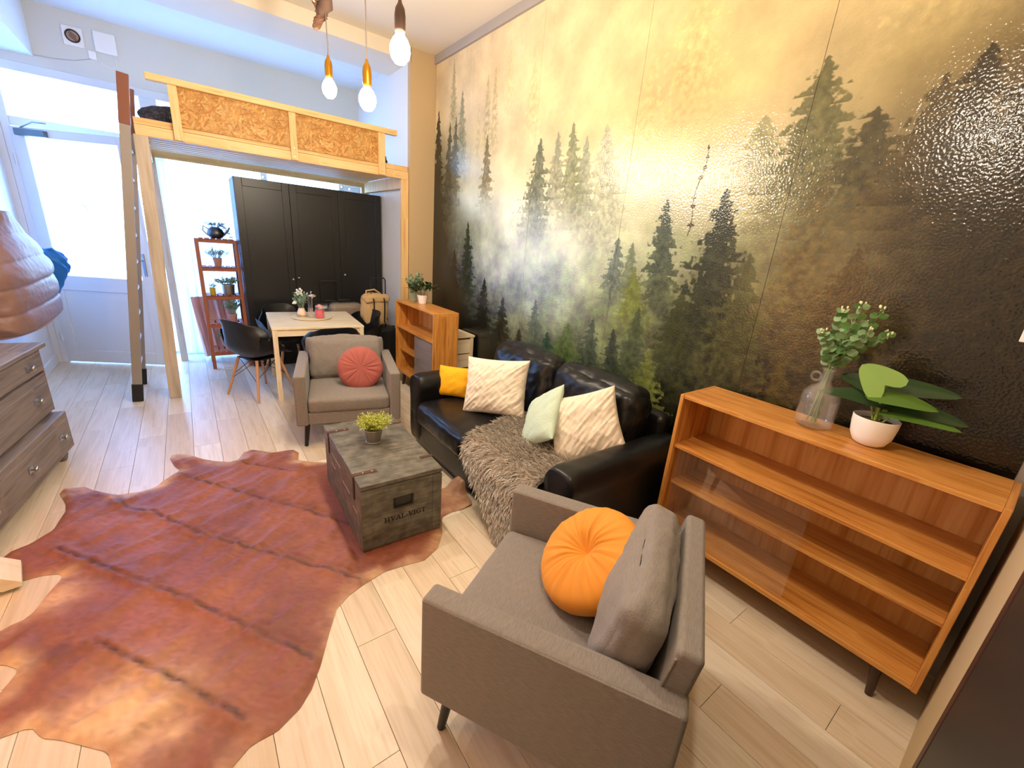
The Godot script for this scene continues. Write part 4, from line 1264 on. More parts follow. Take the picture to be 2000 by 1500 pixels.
func make_sofa() -> void:
	var o := thing("sofa", "black leather two seat sofa standing against the mural", "sofa", Vector3(1.86, 0, -2.17), -PI * 0.5)
	var L = M.leather
	part(o, "plinth", bx(Vector3(-0.90, 0.0, -0.48), Vector3(0.90, 0.06, 0.465), 0.006, 3), M.gloss_black, "glossy black plinth")
	part(o, "front_panel", cushion_box(Vector3(0, 0.17, 0.0), Vector3(1.60, 0.23, 0.97), 0.02, Vector3(0, 0, 0.01), 0.002, 3, 24), L)
	for s in [-1.0, 1.0]:
		var a := Buf.new()
		var nz := noise(31 + int(s), 1.0, 3)
		# upright below, rolled on top
		a.grid(44, 40, func(p: float, q: float) -> Vector3:
			var an := p * TAU
			var z := lerpf(-0.51, 0.525, q)
			var e := 1.0
			if q < 0.08:
				e = sqrt(maxf(1.0 - pow((0.08 - q) / 0.08, 2.0), 0.0))
			elif q > 0.90:
				e = sqrt(maxf(1.0 - pow((q - 0.90) / 0.10, 2.0), 0.0))
			var cx := cos(an)
			var cy := sin(an)
			var w := 0.088
			var x := w * signf(cx) * pow(absf(cx), 0.55)
			var y := 0.345 + 0.285 * signf(cy) * pow(absf(cy), 0.42)
			var top := smoothstep(0.44, 0.56, y)
			x *= 1.0 + 0.26 * top
			var wr := 0.004 * nz.get_noise_3d(x * 10.0, y * 10.0, z * 6.0)
			var k := lerpf(0.80, 1.0, e)
			if e < 0.02:
				k = 0.0
			return Vector3(s * 0.86 + (x + wr) * k, 0.345 + (y - 0.345 + wr) * k, z), true)
		part(o, "armrest", a, L)
	for s in [-1.0, 1.0]:
		part(o, "seat_cushion", cushion_box(Vector3(s * 0.379, 0.345, 0.14), Vector3(0.755, 0.19, 0.80), 0.06, Vector3(0.0, 0.022, 0.012), 0.007, 5 + int(s), 34), L)
		var c := Buf.new()
		var nz := noise(51 + int(s), 1.0, 3)
		var bk := cushion_box(Vector3.ZERO, Vector3(0.765, 0.50, 0.24), 0.10, Vector3(0.0, 0.035, 0.03), 0.016, 9 + int(s) * 4, 40)
		var bn := part(o, "back_cushion", bk, L)
		bn.position = Vector3(s * 0.382, 0.645, -0.265)
		bn.rotation = Vector3(-0.22, 0, s * -0.02)
	part(o, "back_frame", bx(Vector3(-0.83, 0.06, -0.525), Vector3(0.83, 0.74, -0.40), 0.05, 5), L)
	# shaggy throw
	var t := thing("sheepskin_throw", "shaggy grey brown sheepskin draped over the sofa seat", "throw")
	var surf := func(u: float, v: float) -> Vector3:
		# v: 0 back of seat .. 1 lowest hanging edge; u: 0 far side .. 1 near side
		var zl := lerpf(-2.30, -2.13, smoothstep(0.0, 0.5, v)) + smoothstep(0.55, 1.0, v) * 0.50
		var zr := lerpf(-1.50, -1.40, v)
		var z := lerpf(zl, zr, u)
		var s := v * 1.02
		var x := 1.92 - minf(s, 0.58)
		var y := 0.476
		if s > 0.52:
			var k := s - 0.52
			x = 1.40 - 0.10 * sin(minf(k / 0.10, 1.0) * PI * 0.5)
			y = 0.476 - maxf(0.0, k - 0.03) - 0.03 * (1.0 - cos(minf(k / 0.06, 1.0) * PI * 0.5))
			x -= 0.02 * smoothstep(0.1, 0.4, k)
		else:
			y += 0.006 * sin(z * 20.0)
		return Vector3(x, y, z)
	var hb := Buf.new()
	hb.grid(24, 30, surf, false, false)
	part(t, "hide", hb, M.fleece)
	var mm := MultiMesh.new()
	mm.transform_format = MultiMesh.TRANSFORM_3D
	mm.use_colors = true
	var st := Buf.new()
	st.tube([Vector3(0, 0, 0), Vector3(0.004, 0.016, 0), Vector3(0.013, 0.030, 0), Vector3(0.026, 0.038, 0)], [0.0022, 0.0021, 0.0015, 0.0003], 4, false)
	mm.mesh = st.mesh()
	var N := 12000
	mm.instance_count = N
	var r := RandomNumberGenerator.new()
	r.seed = 99
	for k in N:
		var u := r.randf()
		var v := r.randf()
		if r.randf() < 0.12:
			u = 0.01 if r.randf() < 0.6 else 0.99
		var p: Vector3 = surf.call(u, v)
		var du: Vector3 = surf.call(minf(u + 0.01, 1.0), v) - surf.call(maxf(u - 0.01, 0.0), v)
		var dv: Vector3 = surf.call(u, minf(v + 0.01, 1.0)) - surf.call(u, maxf(v - 0.01, 0.0))
		var nn := du.cross(dv).normalized()
		if nn.y + -nn.x * 0.8 < 0.0:
			nn = -nn
		var fwd := (dv.normalized() + Vector3(r.randf_range(-0.7, 0.7), r.randf_range(-0.3, 0.3), r.randf_range(-0.7, 0.7))).normalized()
		fwd = (fwd - nn * fwd.dot(nn)).normalized()
		var sc := r.randf_range(0.8, 1.5)
		mm.set_instance_transform(k, Transform3D(Basis(fwd * sc, nn * sc * r.randf_range(0.6, 1.0), fwd.cross(nn) * sc), p))
		var g := r.randf_range(0.75, 1.2)
		var base := Color("#d6cdc2").srgb_to_linear() if r.randf() < 0.7 else Color("#b6aa9e").srgb_to_linear()
		mm.set_instance_color(k, Color(base.r * g, base.g * g, base.b * g))
	var mi := MultiMeshInstance3D.new()
	mi.multimesh = mm
	mi.material_override = M.fur
	mi.name = "fur"
	mi.set_meta("kind", "stuff")
	t.add_child(mi, true)
	# scatter cushions
	var y := single("throw_pillow", "small plain mustard yellow pillow in the sofa corner", "pillow", pillow(0.30, 0.25, 0.13, 0.010, 71, 0.05), M.mustard)
	face(y, Vector3(1.655, 0.575, -2.885), Vector3(-0.75, 0.30, 0.62), 0.03)
	var k1 := single("throw_pillow", "large cream cable knit pillow beside the yellow pillow", "pillow", pillow(0.50, 0.43, 0.17, 0.012, 72, 0.07, 2.6, 60, "cable"), M.knit)
	face(k1, Vector3(1.74, 0.665, -2.43), Vector3(-0.82, 0.34, 0.50), 0.10)
	var mi2 := single("throw_pillow", "pale mint green pillow tilted against a cream pillow", "pillow", pillow(0.38, 0.38, 0.13, 0.012, 73, 0.06), M.mint)
	face(mi2, Vector3(1.715, 0.635, -1.86), Vector3(-0.66, 0.36, -0.30), 0.72)
	var k2 := single("throw_pillow", "cream cable knit pillow leaning on the mint green pillow", "pillow", pillow(0.45, 0.42, 0.17, 0.012, 74, 0.08, 2.6, 60, "cable"), M.knit)
	face(k2, Vector3(1.84, 0.665, -1.60), Vector3(-0.74, 0.46, 0.42), 0.42)

func make_chest() -> void:
	var o := thing("wooden_chest", "weathered grey green wooden chest standing on the cowhide", "chest", Vector3(0.825, 0.009, -2.37), -0.035)
	var W := 0.465
	var D := 0.86
	part(o, "body", bx(Vector3(-W * 0.5, 0.0, -D * 0.5), Vector3(W * 0.5, 0.382, D * 0.5), 0.006, 2), M.chest)
	part(o, "lid", bx(Vector3(-W * 0.5 - 0.003, 0.387, -D * 0.5 - 0.003), Vector3(W * 0.5 + 0.003, 0.415, D * 0.5 + 0.003), 0.006, 3), M.chest)
	for s in [-1.0, 1.0]:
		part(o, "corner_batten", bx(Vector3(s * (W * 0.5 - 0.028) - 0.028, 0.004, D * 0.5), Vector3(s * (W * 0.5 - 0.028) + 0.028, 0.38, D * 0.5 + 0.004), 0.002), M.chest)
	for z in [-0.30, 0.30]:
		var h := Buf.new()
		h.rbox(Vector3(-W * 0.5 + 0.06, 0.4165, z), Vector3(0.13, 0.004, 0.028), 0.0015)
		h.rbox(Vector3(-W * 0.5 - 0.004, 0.335, z), Vector3(0.004, 0.13, 0.028), 0.0015)
		h.cyl(Vector3(-W * 0.5 - 0.004, 0.41, z - 0.018), Vector3(-W * 0.5 - 0.004, 0.41, z + 0.018), 0.007, -1, 10)
		var hn := part(o, "hinge", h, M.rusty, "rusty iron strap hinge")
		for q in [Vector3(-W * 0.5 + 0.05, 0.419, z), Vector3(-W * 0.5 + 0.10, 0.419, z)]:
			var sc := Buf.new()
			sc.ball(q, Vector3(0.006, 0.003, 0.006), 8, 5)
			part(hn, "rivet", sc, M.tin)
	for z in [-0.27, 0.27]:
		part(o, "hasp", bx(Vector3(W * 0.5 - 0.07, 0.4145, z - 0.012), Vector3(W * 0.5 + 0.012, 0.4185, z + 0.012), 0.0015), M.rusty, "iron hasp on lid edge")
	# recessed grip and bail handle on the end
	var g := Buf.new()
	g.rbox(Vector3(0.0, 0.262, D * 0.5 + 0.002), Vector3(0.118, 0.066, 0.004), 0.0015)
	part(o, "handle_plate", g, M.dark_iron, "dark iron handle plate")
	var hd := Buf.new()
	hd.tube([Vector3(-0.05, 0.29, D * 0.5 + 0.006), Vector3(-0.05, 0.235, D * 0.5 + 0.012), Vector3(0.05, 0.235, D * 0.5 + 0.012), Vector3(0.05, 0.29, D * 0.5 + 0.006)], 0.0045, 8)
	part(o, "bail_handle", hd, M.dark_iron)
	var tm := TextMesh.new()
	var fnt := SystemFont.new()
	fnt.font_names = PackedStringArray(["Droid Serif"])
	fnt.font_weight = 700
	tm.font = fnt
	tm.text = "HVAL-VIGT"
	tm.font_size = 24
	tm.pixel_size = 0.0018
	tm.depth = 0.0012
	var tn := part(o, "stencil_lettering", tm, M.ink, "black stencilled lettering")
	tn.position = Vector3(0.012, 0.165, D * 0.5 + 0.0006)
	# worn slits in the side boards
	for q in [[-0.12, 0.30, 0.22], [0.12, 0.24, 0.16], [-0.2, 0.22, 0.1], [0.3, 0.2, 0.08]]:
		part(o, "board_edge", bx(Vector3(-W * 0.5 - 0.0015, q[1], q[0] - q[2] * 0.5), Vector3(-W * 0.5 + 0.002, q[1] + 0.004, q[0] + q[2] * 0.5), 0.001), M.chest_worn)
	var p := potted("potted_moss", "yellow green moss plant in a small grey metal pot on the chest", Vector3(0.815, 0.424, -2.43), pot_profile(0.042, 0.056, 0.09, 0.003, 0.002), M.tin, tuft(170, 0.115, 0.115, 0.020, 0.006, 9, 55, 0.25), 0.075, M.leaf_lime)
	var rim := Buf.new()
	rim.lathe([Vector2(0.038, 0.0), Vector2(0.049, 0.0), Vector2(0.050, 0.007), Vector2(0.044, 0.008), Vector2(0.038, 0.0)], Vector3.ZERO, 28)
	part(p, "base_ring", rim, M.tin)

func make_cases() -> void:
	var a := make_bookcase("long low teak bookcase against the mural beside the sofa", Vector3(2.215, 0, -0.54), -PI * 0.5, 1.205, 0.345, 0.995, [[0.705, 0.012], [0.465, 0.06]], 0.165)
	var ln := Buf.new()
	ln.rbox(Vector3(0.0, 0.185, 0.166), Vector3(1.16, 0.012, 0.006), 0.002)
	part(a, "glass_track", ln, M.teak_h)
	part(a, "glass_door", bx(Vector3(-0.555, 0.19, 0.150), Vector3(0.10, 0.685, 0.154), 0.001), M.case_glass)
	var f := make_bookcase("tall narrow teak bookcase standing between suitcases and sofa", Vector3(1.995, 0, -4.185), -PI * 0.5, 0.97, 0.28, 0.99, [[0.70, 0.008], [0.42, 0.05]], 0.165)
	part(f, "glass_door", bx(Vector3(0.0, 0.19, 0.118), Vector3(0.46, 0.68, 0.122), 0.001), M.smoke_glass, "smoky sliding glass panel")
	# crate behind it
	var c := thing("pine_crate", "rough pale pine crate between bookcase and mural", "crate", Vector3(2.295, 0, -4.02))
	for k in 4:
		part(c, "plank", bx(Vector3(-0.125, 0.02 + k * 0.165, 0.145), Vector3(0.125, 0.175 + k * 0.165, 0.16), 0.002), M.birch)
		part(c, "plank", bx(Vector3(-0.125, 0.02 + k * 0.165, -0.16), Vector3(0.125, 0.175 + k * 0.165, -0.145), 0.002), M.birch)
		for s in [-1.0, 1.0]:
			part(c, "plank", bx(Vector3(s * 0.118 - 0.007, 0.02 + k * 0.165, -0.145), Vector3(s * 0.118 + 0.007, 0.175 + k * 0.165, 0.145), 0.002), M.birch)
	part(c, "lid", bx(Vector3(-0.135, 0.69, -0.17), Vector3(0.135, 0.715, 0.175), 0.003), M.birch)
	for s in [-1.0, 1.0]:
		part(c, "corner_post", bx(Vector3(s * 0.1 - 0.02, 0.0, 0.16), Vector3(s * 0.1 + 0.02, 0.685, 0.172), 0.002), M.birch_v)
	# plants on the far case
	var p := potted("white_pot_plant", "dark leaved plant in a small white pot on the narrow bookcase", Vector3(2.03, 0.99, -4.33), pot_profile(0.04, 0.058, 0.095), M.white_ceramic, tuft(26, 0.15, 0.14, 0.085, 0.045, 3, 81, 0.4), 0.08, M.leaf_dark)
	potted("vase_sprig", "white flecked sprig in a green glass vase on the narrow bookcase", Vector3(2.0, 0.99, -4.50), pot_profile(0.032, 0.036, 0.13, 0.003), M.green_glass, tuft(24, 0.22, 0.10, 0.045, 0.024, 6, 83, 1.0), 0.10, M.leaf_pale)
	# glass jug with eucalyptus on the long case
	var j := thing("glass_jug", "clear glass jug with eucalyptus sprigs on the long bookcase", "vase", Vector3(2.235, 0.995, -0.585))
	var gb := Buf.new()
	var outer := [Vector2(0, 0.0), Vector2(0.06, 0.0), Vector2(0.072, 0.012), Vector2(0.076, 0.04), Vector2(0.076, 0.135), Vector2(0.070, 0.165), Vector2(0.05, 0.19), Vector2(0.028, 0.205), Vector2(0.022, 0.22), Vector2(0.022, 0.262), Vector2(0.026, 0.268), Vector2(0.026, 0.278)]
	var inner := [Vector2(0.021, 0.278), Vector2(0.018, 0.262), Vector2(0.018, 0.22), Vector2(0.025, 0.202), Vector2(0.047, 0.186), Vector2(0.066, 0.162), Vector2(0.072, 0.135), Vector2(0.072, 0.04), Vector2(0.068, 0.014), Vector2(0.055, 0.006), Vector2(0, 0.006)]
	gb.lathe(outer + inner, Vector3.ZERO, 40)
	part(j, "bottle", gb, M.clear)
	var ear := Buf.new()
	var ep := []
	for k in 15:
		var an := k / 14.0 * TAU
		ep.append(Vector3(0.0, 0.232 + 0.02 * sin(an), -0.042 + 0.019 * cos(an)))
	ear.tube(ep, 0.006, 8, false)
	part(j, "ear_handle", ear, M.clear)
	var r := RandomNumberGenerator.new()
	r.seed = 15
	var tips := [[Vector3(0.0, 0.55, 0.11)], [Vector3(-0.04, 0.56, 0.05)], [Vector3(0.03, 0.53, -0.03)], [Vector3(-0.05, 0.47, 0.10)], [Vector3(0.02, 0.46, 0.15)], [Vector3(-0.06, 0.43, -0.05)], [Vector3(0.05, 0.48, 0.05)]]
	for ti in tips.size():
		var tip: Vector3 = tips[ti][0]
		var b0 := Vector3(r.randf_range(-0.03, 0.03), 0.02, r.randf_range(-0.03, 0.02))
		var nk := Vector3(r.randf_range(-0.008, 0.008), 0.27, r.randf_range(-0.008, 0.008))
		var sb := Buf.new()
		sb.tube([b0, nk, nk.lerp(tip, 0.5) + Vector3(0, 0.02, 0), tip], [0.0022, 0.002, 0.0017, 0.001], 6)
		var sn := part(j, "stem", sb, M.stem)
		for k in 11:
			var t := 0.12 + 0.86 * k / 10.0
			var q := nk.lerp(tip, t) + Vector3(0, 0.02 * (1.0 - absf(t * 2.0 - 1.0)), 0)
			for s in [-1.0, 1.0]:
				var lf := Buf.new()
				var an := k * 1.57 + (0.0 if s > 0 else PI) + ti
				lf.leaf(q, Vector3(cos(an), 0.35 + r.randf() * 0.3, sin(an)), r.randf_range(0.038, 0.052) * (1.1 - 0.4 * t), 0.036 * (1.1 - 0.3 * t), 0.1, 5, 0.0, 0.2, Vector3(r.randf_range(-0.4, 0.4), 0.9, -signf(cos(an)) * 0.5 + 0.3))
				part(sn, "leaf", lf, M.leaf_euca if r.randf() < 0.7 else M.leaf_mid)
		for k in 5:
			var bb := Buf.new()
			bb.ball(tip + Vector3(r.randf_range(-0.014, 0.014), r.randf_range(-0.012, 0.02), r.randf_range(-0.014, 0.014)), Vector3(0.004, 0.007, 0.004), 7, 5)
			part(sn, "bud", bb, M.bud)
	# arrowhead plant in a white bowl
	var w := thing("arrowhead_plant", "large leaved green plant in a white bowl pot on the long bookcase", "plant", Vector3(2.24, 0.995, -0.375))
	var wb := Buf.new()
	wb.lathe([Vector2(0, 0), Vector2(0.035, 0.0), Vector2(0.056, 0.012), Vector2(0.072, 0.045), Vector2(0.078, 0.09), Vector2(0.080, 0.122), Vector2(0.078, 0.124), Vector2(0.075, 0.122), Vector2(0.073, 0.10), Vector2(0, 0.098)], Vector3.ZERO, 40)
	part(w, "pot", wb, M.white_ceramic)
	var so := Buf.new()
	so.ball(Vector3(0, 0.098, 0), Vector3(0.071, 0.014, 0.071), 18, 8)
	part(w, "soil", so, M.soil)
	# petiole end, direction, length, width, tone, side axis of the blade
	var lv := [[Vector3(-0.045, 0.27, -0.005), Vector3(-0.10, 0.62, -0.72), 0.12, 0.145, 1, Vector3(0.15, 0.55, 0.75)], [Vector3(-0.03, 0.235, 0.0), Vector3(-0.05, 0.02, 0.98), 0.17, 0.115, 0, Vector3(0.88, 0.45, 0)], [Vector3(0.02, 0.205, 0.03), Vector3(-0.10, 0.02, 0.95), 0.23, 0.12, 2, Vector3(0.88, 0.45, 0)], [Vector3(-0.01, 0.195, -0.04), Vector3(-0.15, 0.02, -0.95), 0.18, 0.10, 2, Vector3(0.85, 0.5, 0)], [Vector3(0.02, 0.24, -0.03), Vector3(0.05, 0.20, -0.9), 0.15, 0.11, 2, Vector3(0.7, 0.7, 0)], [Vector3(0.03, 0.27, 0.03), Vector3(0.1, 0.12, 0.9), 0.18, 0.11, 2, Vector3(0.8, 0.6, 0)], [Vector3(-0.01, 0.17, 0.06), Vector3(-0.1, 0.08, 0.95), 0.19, 0.085, 0, Vector3(0.9, 0.4, 0)]]
	for k in lv.size():
		var q: Array = lv[k]
		var p0: Vector3 = q[0]
		var sb := Buf.new()
		sb.tube([Vector3(p0.x * 0.2, 0.10, p0.z * 0.2), Vector3(p0.x * 0.4, p0.y * 0.65, p0.z * 0.4), p0], [0.006, 0.004, 0.003], 8)
		var sn := part(w, "stalk", sb, M.stalk)
		var lf := Buf.new()
		lf.leaf(p0, q[1], q[2], q[3], 0.12, 12, 1.0, 0.14, q[5])
		part(sn, "leaf", lf, [M.leaf_deep, M.leaf_bright, M.leaf_dark][q[4]])

func make_left_side() -> void:
	# chest of drawers
	var o := thing("chest_of_drawers", "worn grey brown chest of drawers along the side wall", "dresser", Vector3(-1.116, 0, -3.36), PI * 0.5 - 0.13)
	var L := 1.27
	var fz := 0.185
	part(o, "body", bx(Vector3(-L * 0.5, 0.09, -0.12), Vector3(L * 0.5, 0.80, fz - 0.02), 0.004, 2), M.dresser)
	part(o, "top", bx(Vector3(-L * 0.5 - 0.005, 0.80, -0.12), Vector3(L * 0.5 + 0.03, 0.83, fz + 0.03), 0.008, 3), M.dresser)
	var dr := [[0.655, 0.79, 0.0], [0.375, 0.635, -0.004], [0.095, 0.355, 0.045]]
	for k in 3:
		var q: Array = dr[k]
		var z1: float = fz + 0.008 + float(q[2])
		var d := part(o, "drawer", bx(Vector3(-L * 0.5 + 0.015, q[0], fz - 0.06), Vector3(L * 0.5 - 0.015, q[1], z1), 0.005, 2), M.dresser)
		part(d, "inset_panel", bx(Vector3(-L * 0.5 + 0.05, float(q[0]) + 0.045, z1 - 0.004), Vector3(L * 0.5 - 0.05, float(q[1]) - 0.045, z1 + 0.004), 0.003, 2), M.dresser)
		for x in [-0.45, 0.0, 0.45] if k == 2 else [-0.36, 0.40]:
			var kb := Buf.new()
			var yc: float = (float(q[0]) + float(q[1])) * 0.5
			kb.rbox(Vector3(x, yc, z1 + 0.006), Vector3(0.05, 0.035, 0.003), 0.0012)
			kb.lathe([Vector2(0, 0), Vector2(0.006, 0), Vector2(0.006, 0.014), Vector2(0.015, 0.02), Vector2(0.017, 0.027), Vector2(0.01, 0.034), Vector2(0, 0.035)], Vector3(x, yc, z1 + 0.006), 14, Basis(Vector3.RIGHT, PI * 0.5))
			part(d, "knob", kb, M.steel, "small metal knob")
	for s in [[-1, 1], [1, 1], [-1, -1], [1, -1]]:
		var ft := Buf.new()
		ft.lathe([Vector2(0, 0), Vector2(0.022, 0), Vector2(0.03, 0.02), Vector2(0.036, 0.05), Vector2(0.03, 0.08), Vector2(0.034, 0.095), Vector2(0, 0.095)], Vector3(s[0] * (L * 0.5 - 0.05), 0, 0.17 if s[1] > 0 else -0.08), 18)
		part(o, "bun_foot", ft, M.dresser)
	for s in [-1.0, 1.0]:
		var co := Buf.new()
		co.cyl(Vector3(s * (L * 0.5 - 0.008), 0.37, fz - 0.01), Vector3(s * (L * 0.5 - 0.008), 0.80, fz - 0.01), 0.012, -1, 12)
		part(o, "corner_column", co, M.red_brown)
	# jacket on a wall hook
	var j := thing("puffer_jacket", "dusty pink quilted puffer jacket hanging on the side wall", "jacket", Vector3(-1.10, -0.03, -4.87), PI * 0.5)
	var nz := noise(8, 1.0, 3)
	var b := Buf.new()
	b.grid(64, 84, func(a: float, c: float) -> Vector3:
		var an := a * TAU
		var y := lerpf(0.84, 1.66, c)
		var band := absf(sin((y - 0.84) / 0.165 * PI))
		var sh := smoothstep(1.66, 1.22, y)      # slopes in towards the collar
		var hw := lerpf(0.16, 0.69, pow(sh, 0.75)) * (1.0 - 0.06 * smoothstep(0.92, 0.84, y))
		var dp := lerpf(0.10, 0.20, sh)
		var puff := 0.90 + 0.10 * pow(band, 0.4)
		var e := 1.0
		if c < 0.03:
			e = 0.6 + 0.4 * c / 0.03
		if c <= 0.0 or c >= 1.0:
			e = 0.0
		var cx := cos(an)
		var sy := sin(an)
		var wv := 1.0 + 0.05 * nz.get_noise_3d(cx * 2.0, y * 5.0, sy * 2.0)
		return Vector3(hw * signf(cx) * pow(absf(cx), 0.7) * lerpf(1.0, puff, 0.35) * e * wv, y - 0.02 * cx * cx, dp * signf(sy) * pow(absf(sy), 0.6) * puff * e * wv), true)
	part(j, "body", b, M.puffer)
	var hm := Buf.new()
	hm.grid(60, 8, func(a: float, c: float) -> Vector3:
		var an := a * TAU
		var th := c * TAU
		var cx := cos(an)
		var sy := sin(an)
		return Vector3((0.62 + 0.018 * cos(th)) * signf(cx) * pow(absf(cx), 0.8), 0.845 + 0.018 * sin(th), (0.155 + 0.018 * cos(th)) * sy), true)
	part(j, "hem", hm, M.puffer_lining)
	var hk := Buf.new()
	hk.tube([Vector3(0, 1.64, 0.0), Vector3(0, 1.72, -0.02), Vector3(0, 1.74, -0.12), Vector3(0, 1.72, -0.205)], 0.006, 8)
	part(j, "hanger_loop", hk, M.steel)
	var bb := thing("blue_bag", "crumpled bright blue plastic bag hanging behind the puffer jacket", "bag", Vector3(-1.04, 0.02, -5.74))
	var bg := Buf.new()
	bg.grid(30, 24, func(a: float, c: float) -> Vector3:
		var an := a * TAU
		var y := lerpf(0.88, 1.30, c)
		var rr := (0.10 * sin(PI * pow(1.0 - c, 0.55) * 0.92 + 0.12) + 0.015) * (1.0 + 0.28 * nz.get_noise_3d(cos(an) * 3.0, y * 9.0, sin(an) * 3.0))
		if c <= 0.0 or c >= 1.0:
			rr = 0.0
		return Vector3(cos(an) * rr * 1.25, y, sin(an) * rr * 0.8), true)
	part(bb, "sack", bg, M.blue_plastic)
	var bh := Buf.new()
	bh.tube([Vector3(0.0, 1.28, 0.0), Vector3(-0.08, 1.40, -0.0), Vector3(-0.20, 1.44, 0.0), Vector3(-0.27, 1.43, 0.0)], 0.008, 8)
	bh.tube([Vector3(0.0, 1.27, 0.02), Vector3(0.07, 1.29, 0.03), Vector3(0.11, 1.25, 0.03)], [0.016, 0.02, 0.006], 8)
	part(bb, "handle", bh, M.blue_plastic)
	# slanted pine board by the rug
	var w := Buf.new()
	w.prism(PackedVector2Array([Vector2(0, 0), Vector2(0.0, 0.02), Vector2(-0.34, 0.34), Vector2(-0.37, 0.34), Vector2(-0.37, 0.30), Vector2(-0.06, 0.0)]), 0.19, Transform3D(Basis(Vector3.UP, 0.2), Vector3(-0.81, 0.02, -2.60)))
	single("pine_board", "pale slanted pine board resting on the cowhide below the drawers", "board", w, M.birch)
	# lamp with orange shade, mirrored in the mural
	var f := thing("floor_lamp", "floor lamp with glowing orange fabric shade by the side wall", "lamp", Vector3(-1.12, 0, -2.12))
	var fb := Buf.new()
	fb.lathe([Vector2(0, 0), Vector2(0.12, 0), Vector2(0.12, 0.012), Vector2(0.03, 0.025), Vector2(0, 0.025)], Vector3.ZERO, 28)
	part(f, "base", fb, M.black_metal)
	var fp := Buf.new()
	fp.cyl(Vector3(0, 0.02, 0), Vector3(0, 1.35, 0), 0.01, -1, 10)
	part(f, "pole", fp, M.black_metal)
	var fs := Buf.new()
	fs.lathe([Vector2(0.18, 1.26), Vector2(0.13, 1.54), Vector2(0.128, 1.54), Vector2(0.178, 1.26), Vector2(0.18, 1.26)], Vector3.ZERO, 36)
	part(f, "lamp_shade", fs, M.orange_shade)
	var bu := Buf.new()
	bu.ball(Vector3(0, 1.40, 0), Vector3(0.035, 0.045, 0.035), 12, 8)
	part(f, "light_bulb", bu, M.bulb)
	var l := OmniLight3D.new()
	l.name = "lamp_light"
	l.position = Vector3(0, 1.40, 0)
	l.light_color = Color(1.0, 0.62, 0.3)
	l.light_energy = E_LAMP
	l.light_size = 0.04
	l.omni_range = 10.0
	l.omni_attenuation = 2.0
	l.shadow_enabled = true
	f.add_child(l, true)

func make_pendants() -> void:
	var o := thing("pendant_lamp", "driftwood pendant with three hanging bare bulbs over the seating area", "pendant lamp")
	var nz := noise(66, 1.0, 3)
	var pts := []
	var rad := []
	for k in 26:
		var t := k / 25.0
		var p := Vector3(0.845, 2.87, -3.36).lerp(Vector3(0.88, 3.14, -3.05), minf(t * 3.0, 1.0)) if t < 0.34 else Vector3(0.88, 3.14, -3.05).lerp(Vector3(0.89, 3.22, -1.9), (t - 0.34) / 0.66)
		pts.append(p + Vector3(nz.get_noise_1d(t * 12.0), nz.get_noise_1d(t * 12.0 + 50.0), 0) * 0.03)
		rad.append((0.012 + 0.034 * smoothstep(0.0, 0.2, t)) * (1.0 + 0.35 * nz.get_noise_1d(t * 22.0 + 9.0)))
	var b := Buf.new()
	b.tube(pts, rad, 14)
	part(o, "driftwood", b, M.driftwood)
	var tw := Buf.new()
	var tn := noise(71, 1.0, 3)
	tw.grid(18, 22, func(u: float, c: float) -> Vector3:
		var th := u * TAU
		var w := (0.036 - 0.022 * c) * (1.0 + 0.7 * tn.get_noise_2d(cos(th) * 3.0 + 4.0, c * 9.0 + sin(th) * 2.0))
		if c <= 0.0 or c >= 1.0:
			w = 0.0
		return Vector3(0.838 + 0.02 * sin(c * 5.0) + cos(th) * w * 1.15, 2.99 - 0.155 * c, -3.30 + sin(th) * w * 0.6), true)
	part(o, "bark_stub", tw, M.driftwood_pale)
	var rg := Buf.new()
	var rp := []
	for k in 21:
		var an := k / 20.0 * TAU
		rp.append(Vector3(0.845 + 0.052 * cos(an), 3.01 + 0.04 * sin(an), -3.27 + 0.03 * sin(an)))
	rg.tube(rp, 0.007, 8, false)
	part(o, "rope_ring", rg, M.rope)
	for q in [Vector3(0.88, 3.2, -2.9), Vector3(0.89, 3.22, -2.0)]:
		var c := Buf.new()
		c.tube([q, Vector3(q.x, 3.55, q.z)], 0.003, 6)
		part(o, "hanging_wire", c, M.cord)
	bulb_set(o, Vector3(0.88, 2.555, -3.30), Vector3(0.865, 2.99, -3.265), M.brass_socket, E_BULB)
	bulb_set(o, Vector3(0.893, 2.375, -2.62), Vector3(0.885, 3.16, -2.62), M.brass_socket, E_BULB)
	bulb_set(o, Vector3(0.868, 2.465, -2.11), Vector3(0.885, 3.2, -2.11), M.brown_socket, E_BULB)
	var p := thing("pendant_lamp", "single bare bulb pendant hanging near the long bookcase", "pendant lamp")
	var ro := Buf.new()
	ro.lathe([Vector2(0, 3.55), Vector2(0.05, 3.55), Vector2(0.045, 3.525), Vector2(0, 3.52)], Vector3(0.9, 0, -0.62), 20)
	part(p, "ceiling_rose", ro, M.brown_socket)
	bulb_set(p, Vector3(0.9, 2.57, -0.62), Vector3(0.9, 3.52, -0.62), M.brown_socket, E_BULB)

const E_BULB := 0.75
const E_LAMP := 0.15
const E_SKY := 3.1
const EXPO := 1.45

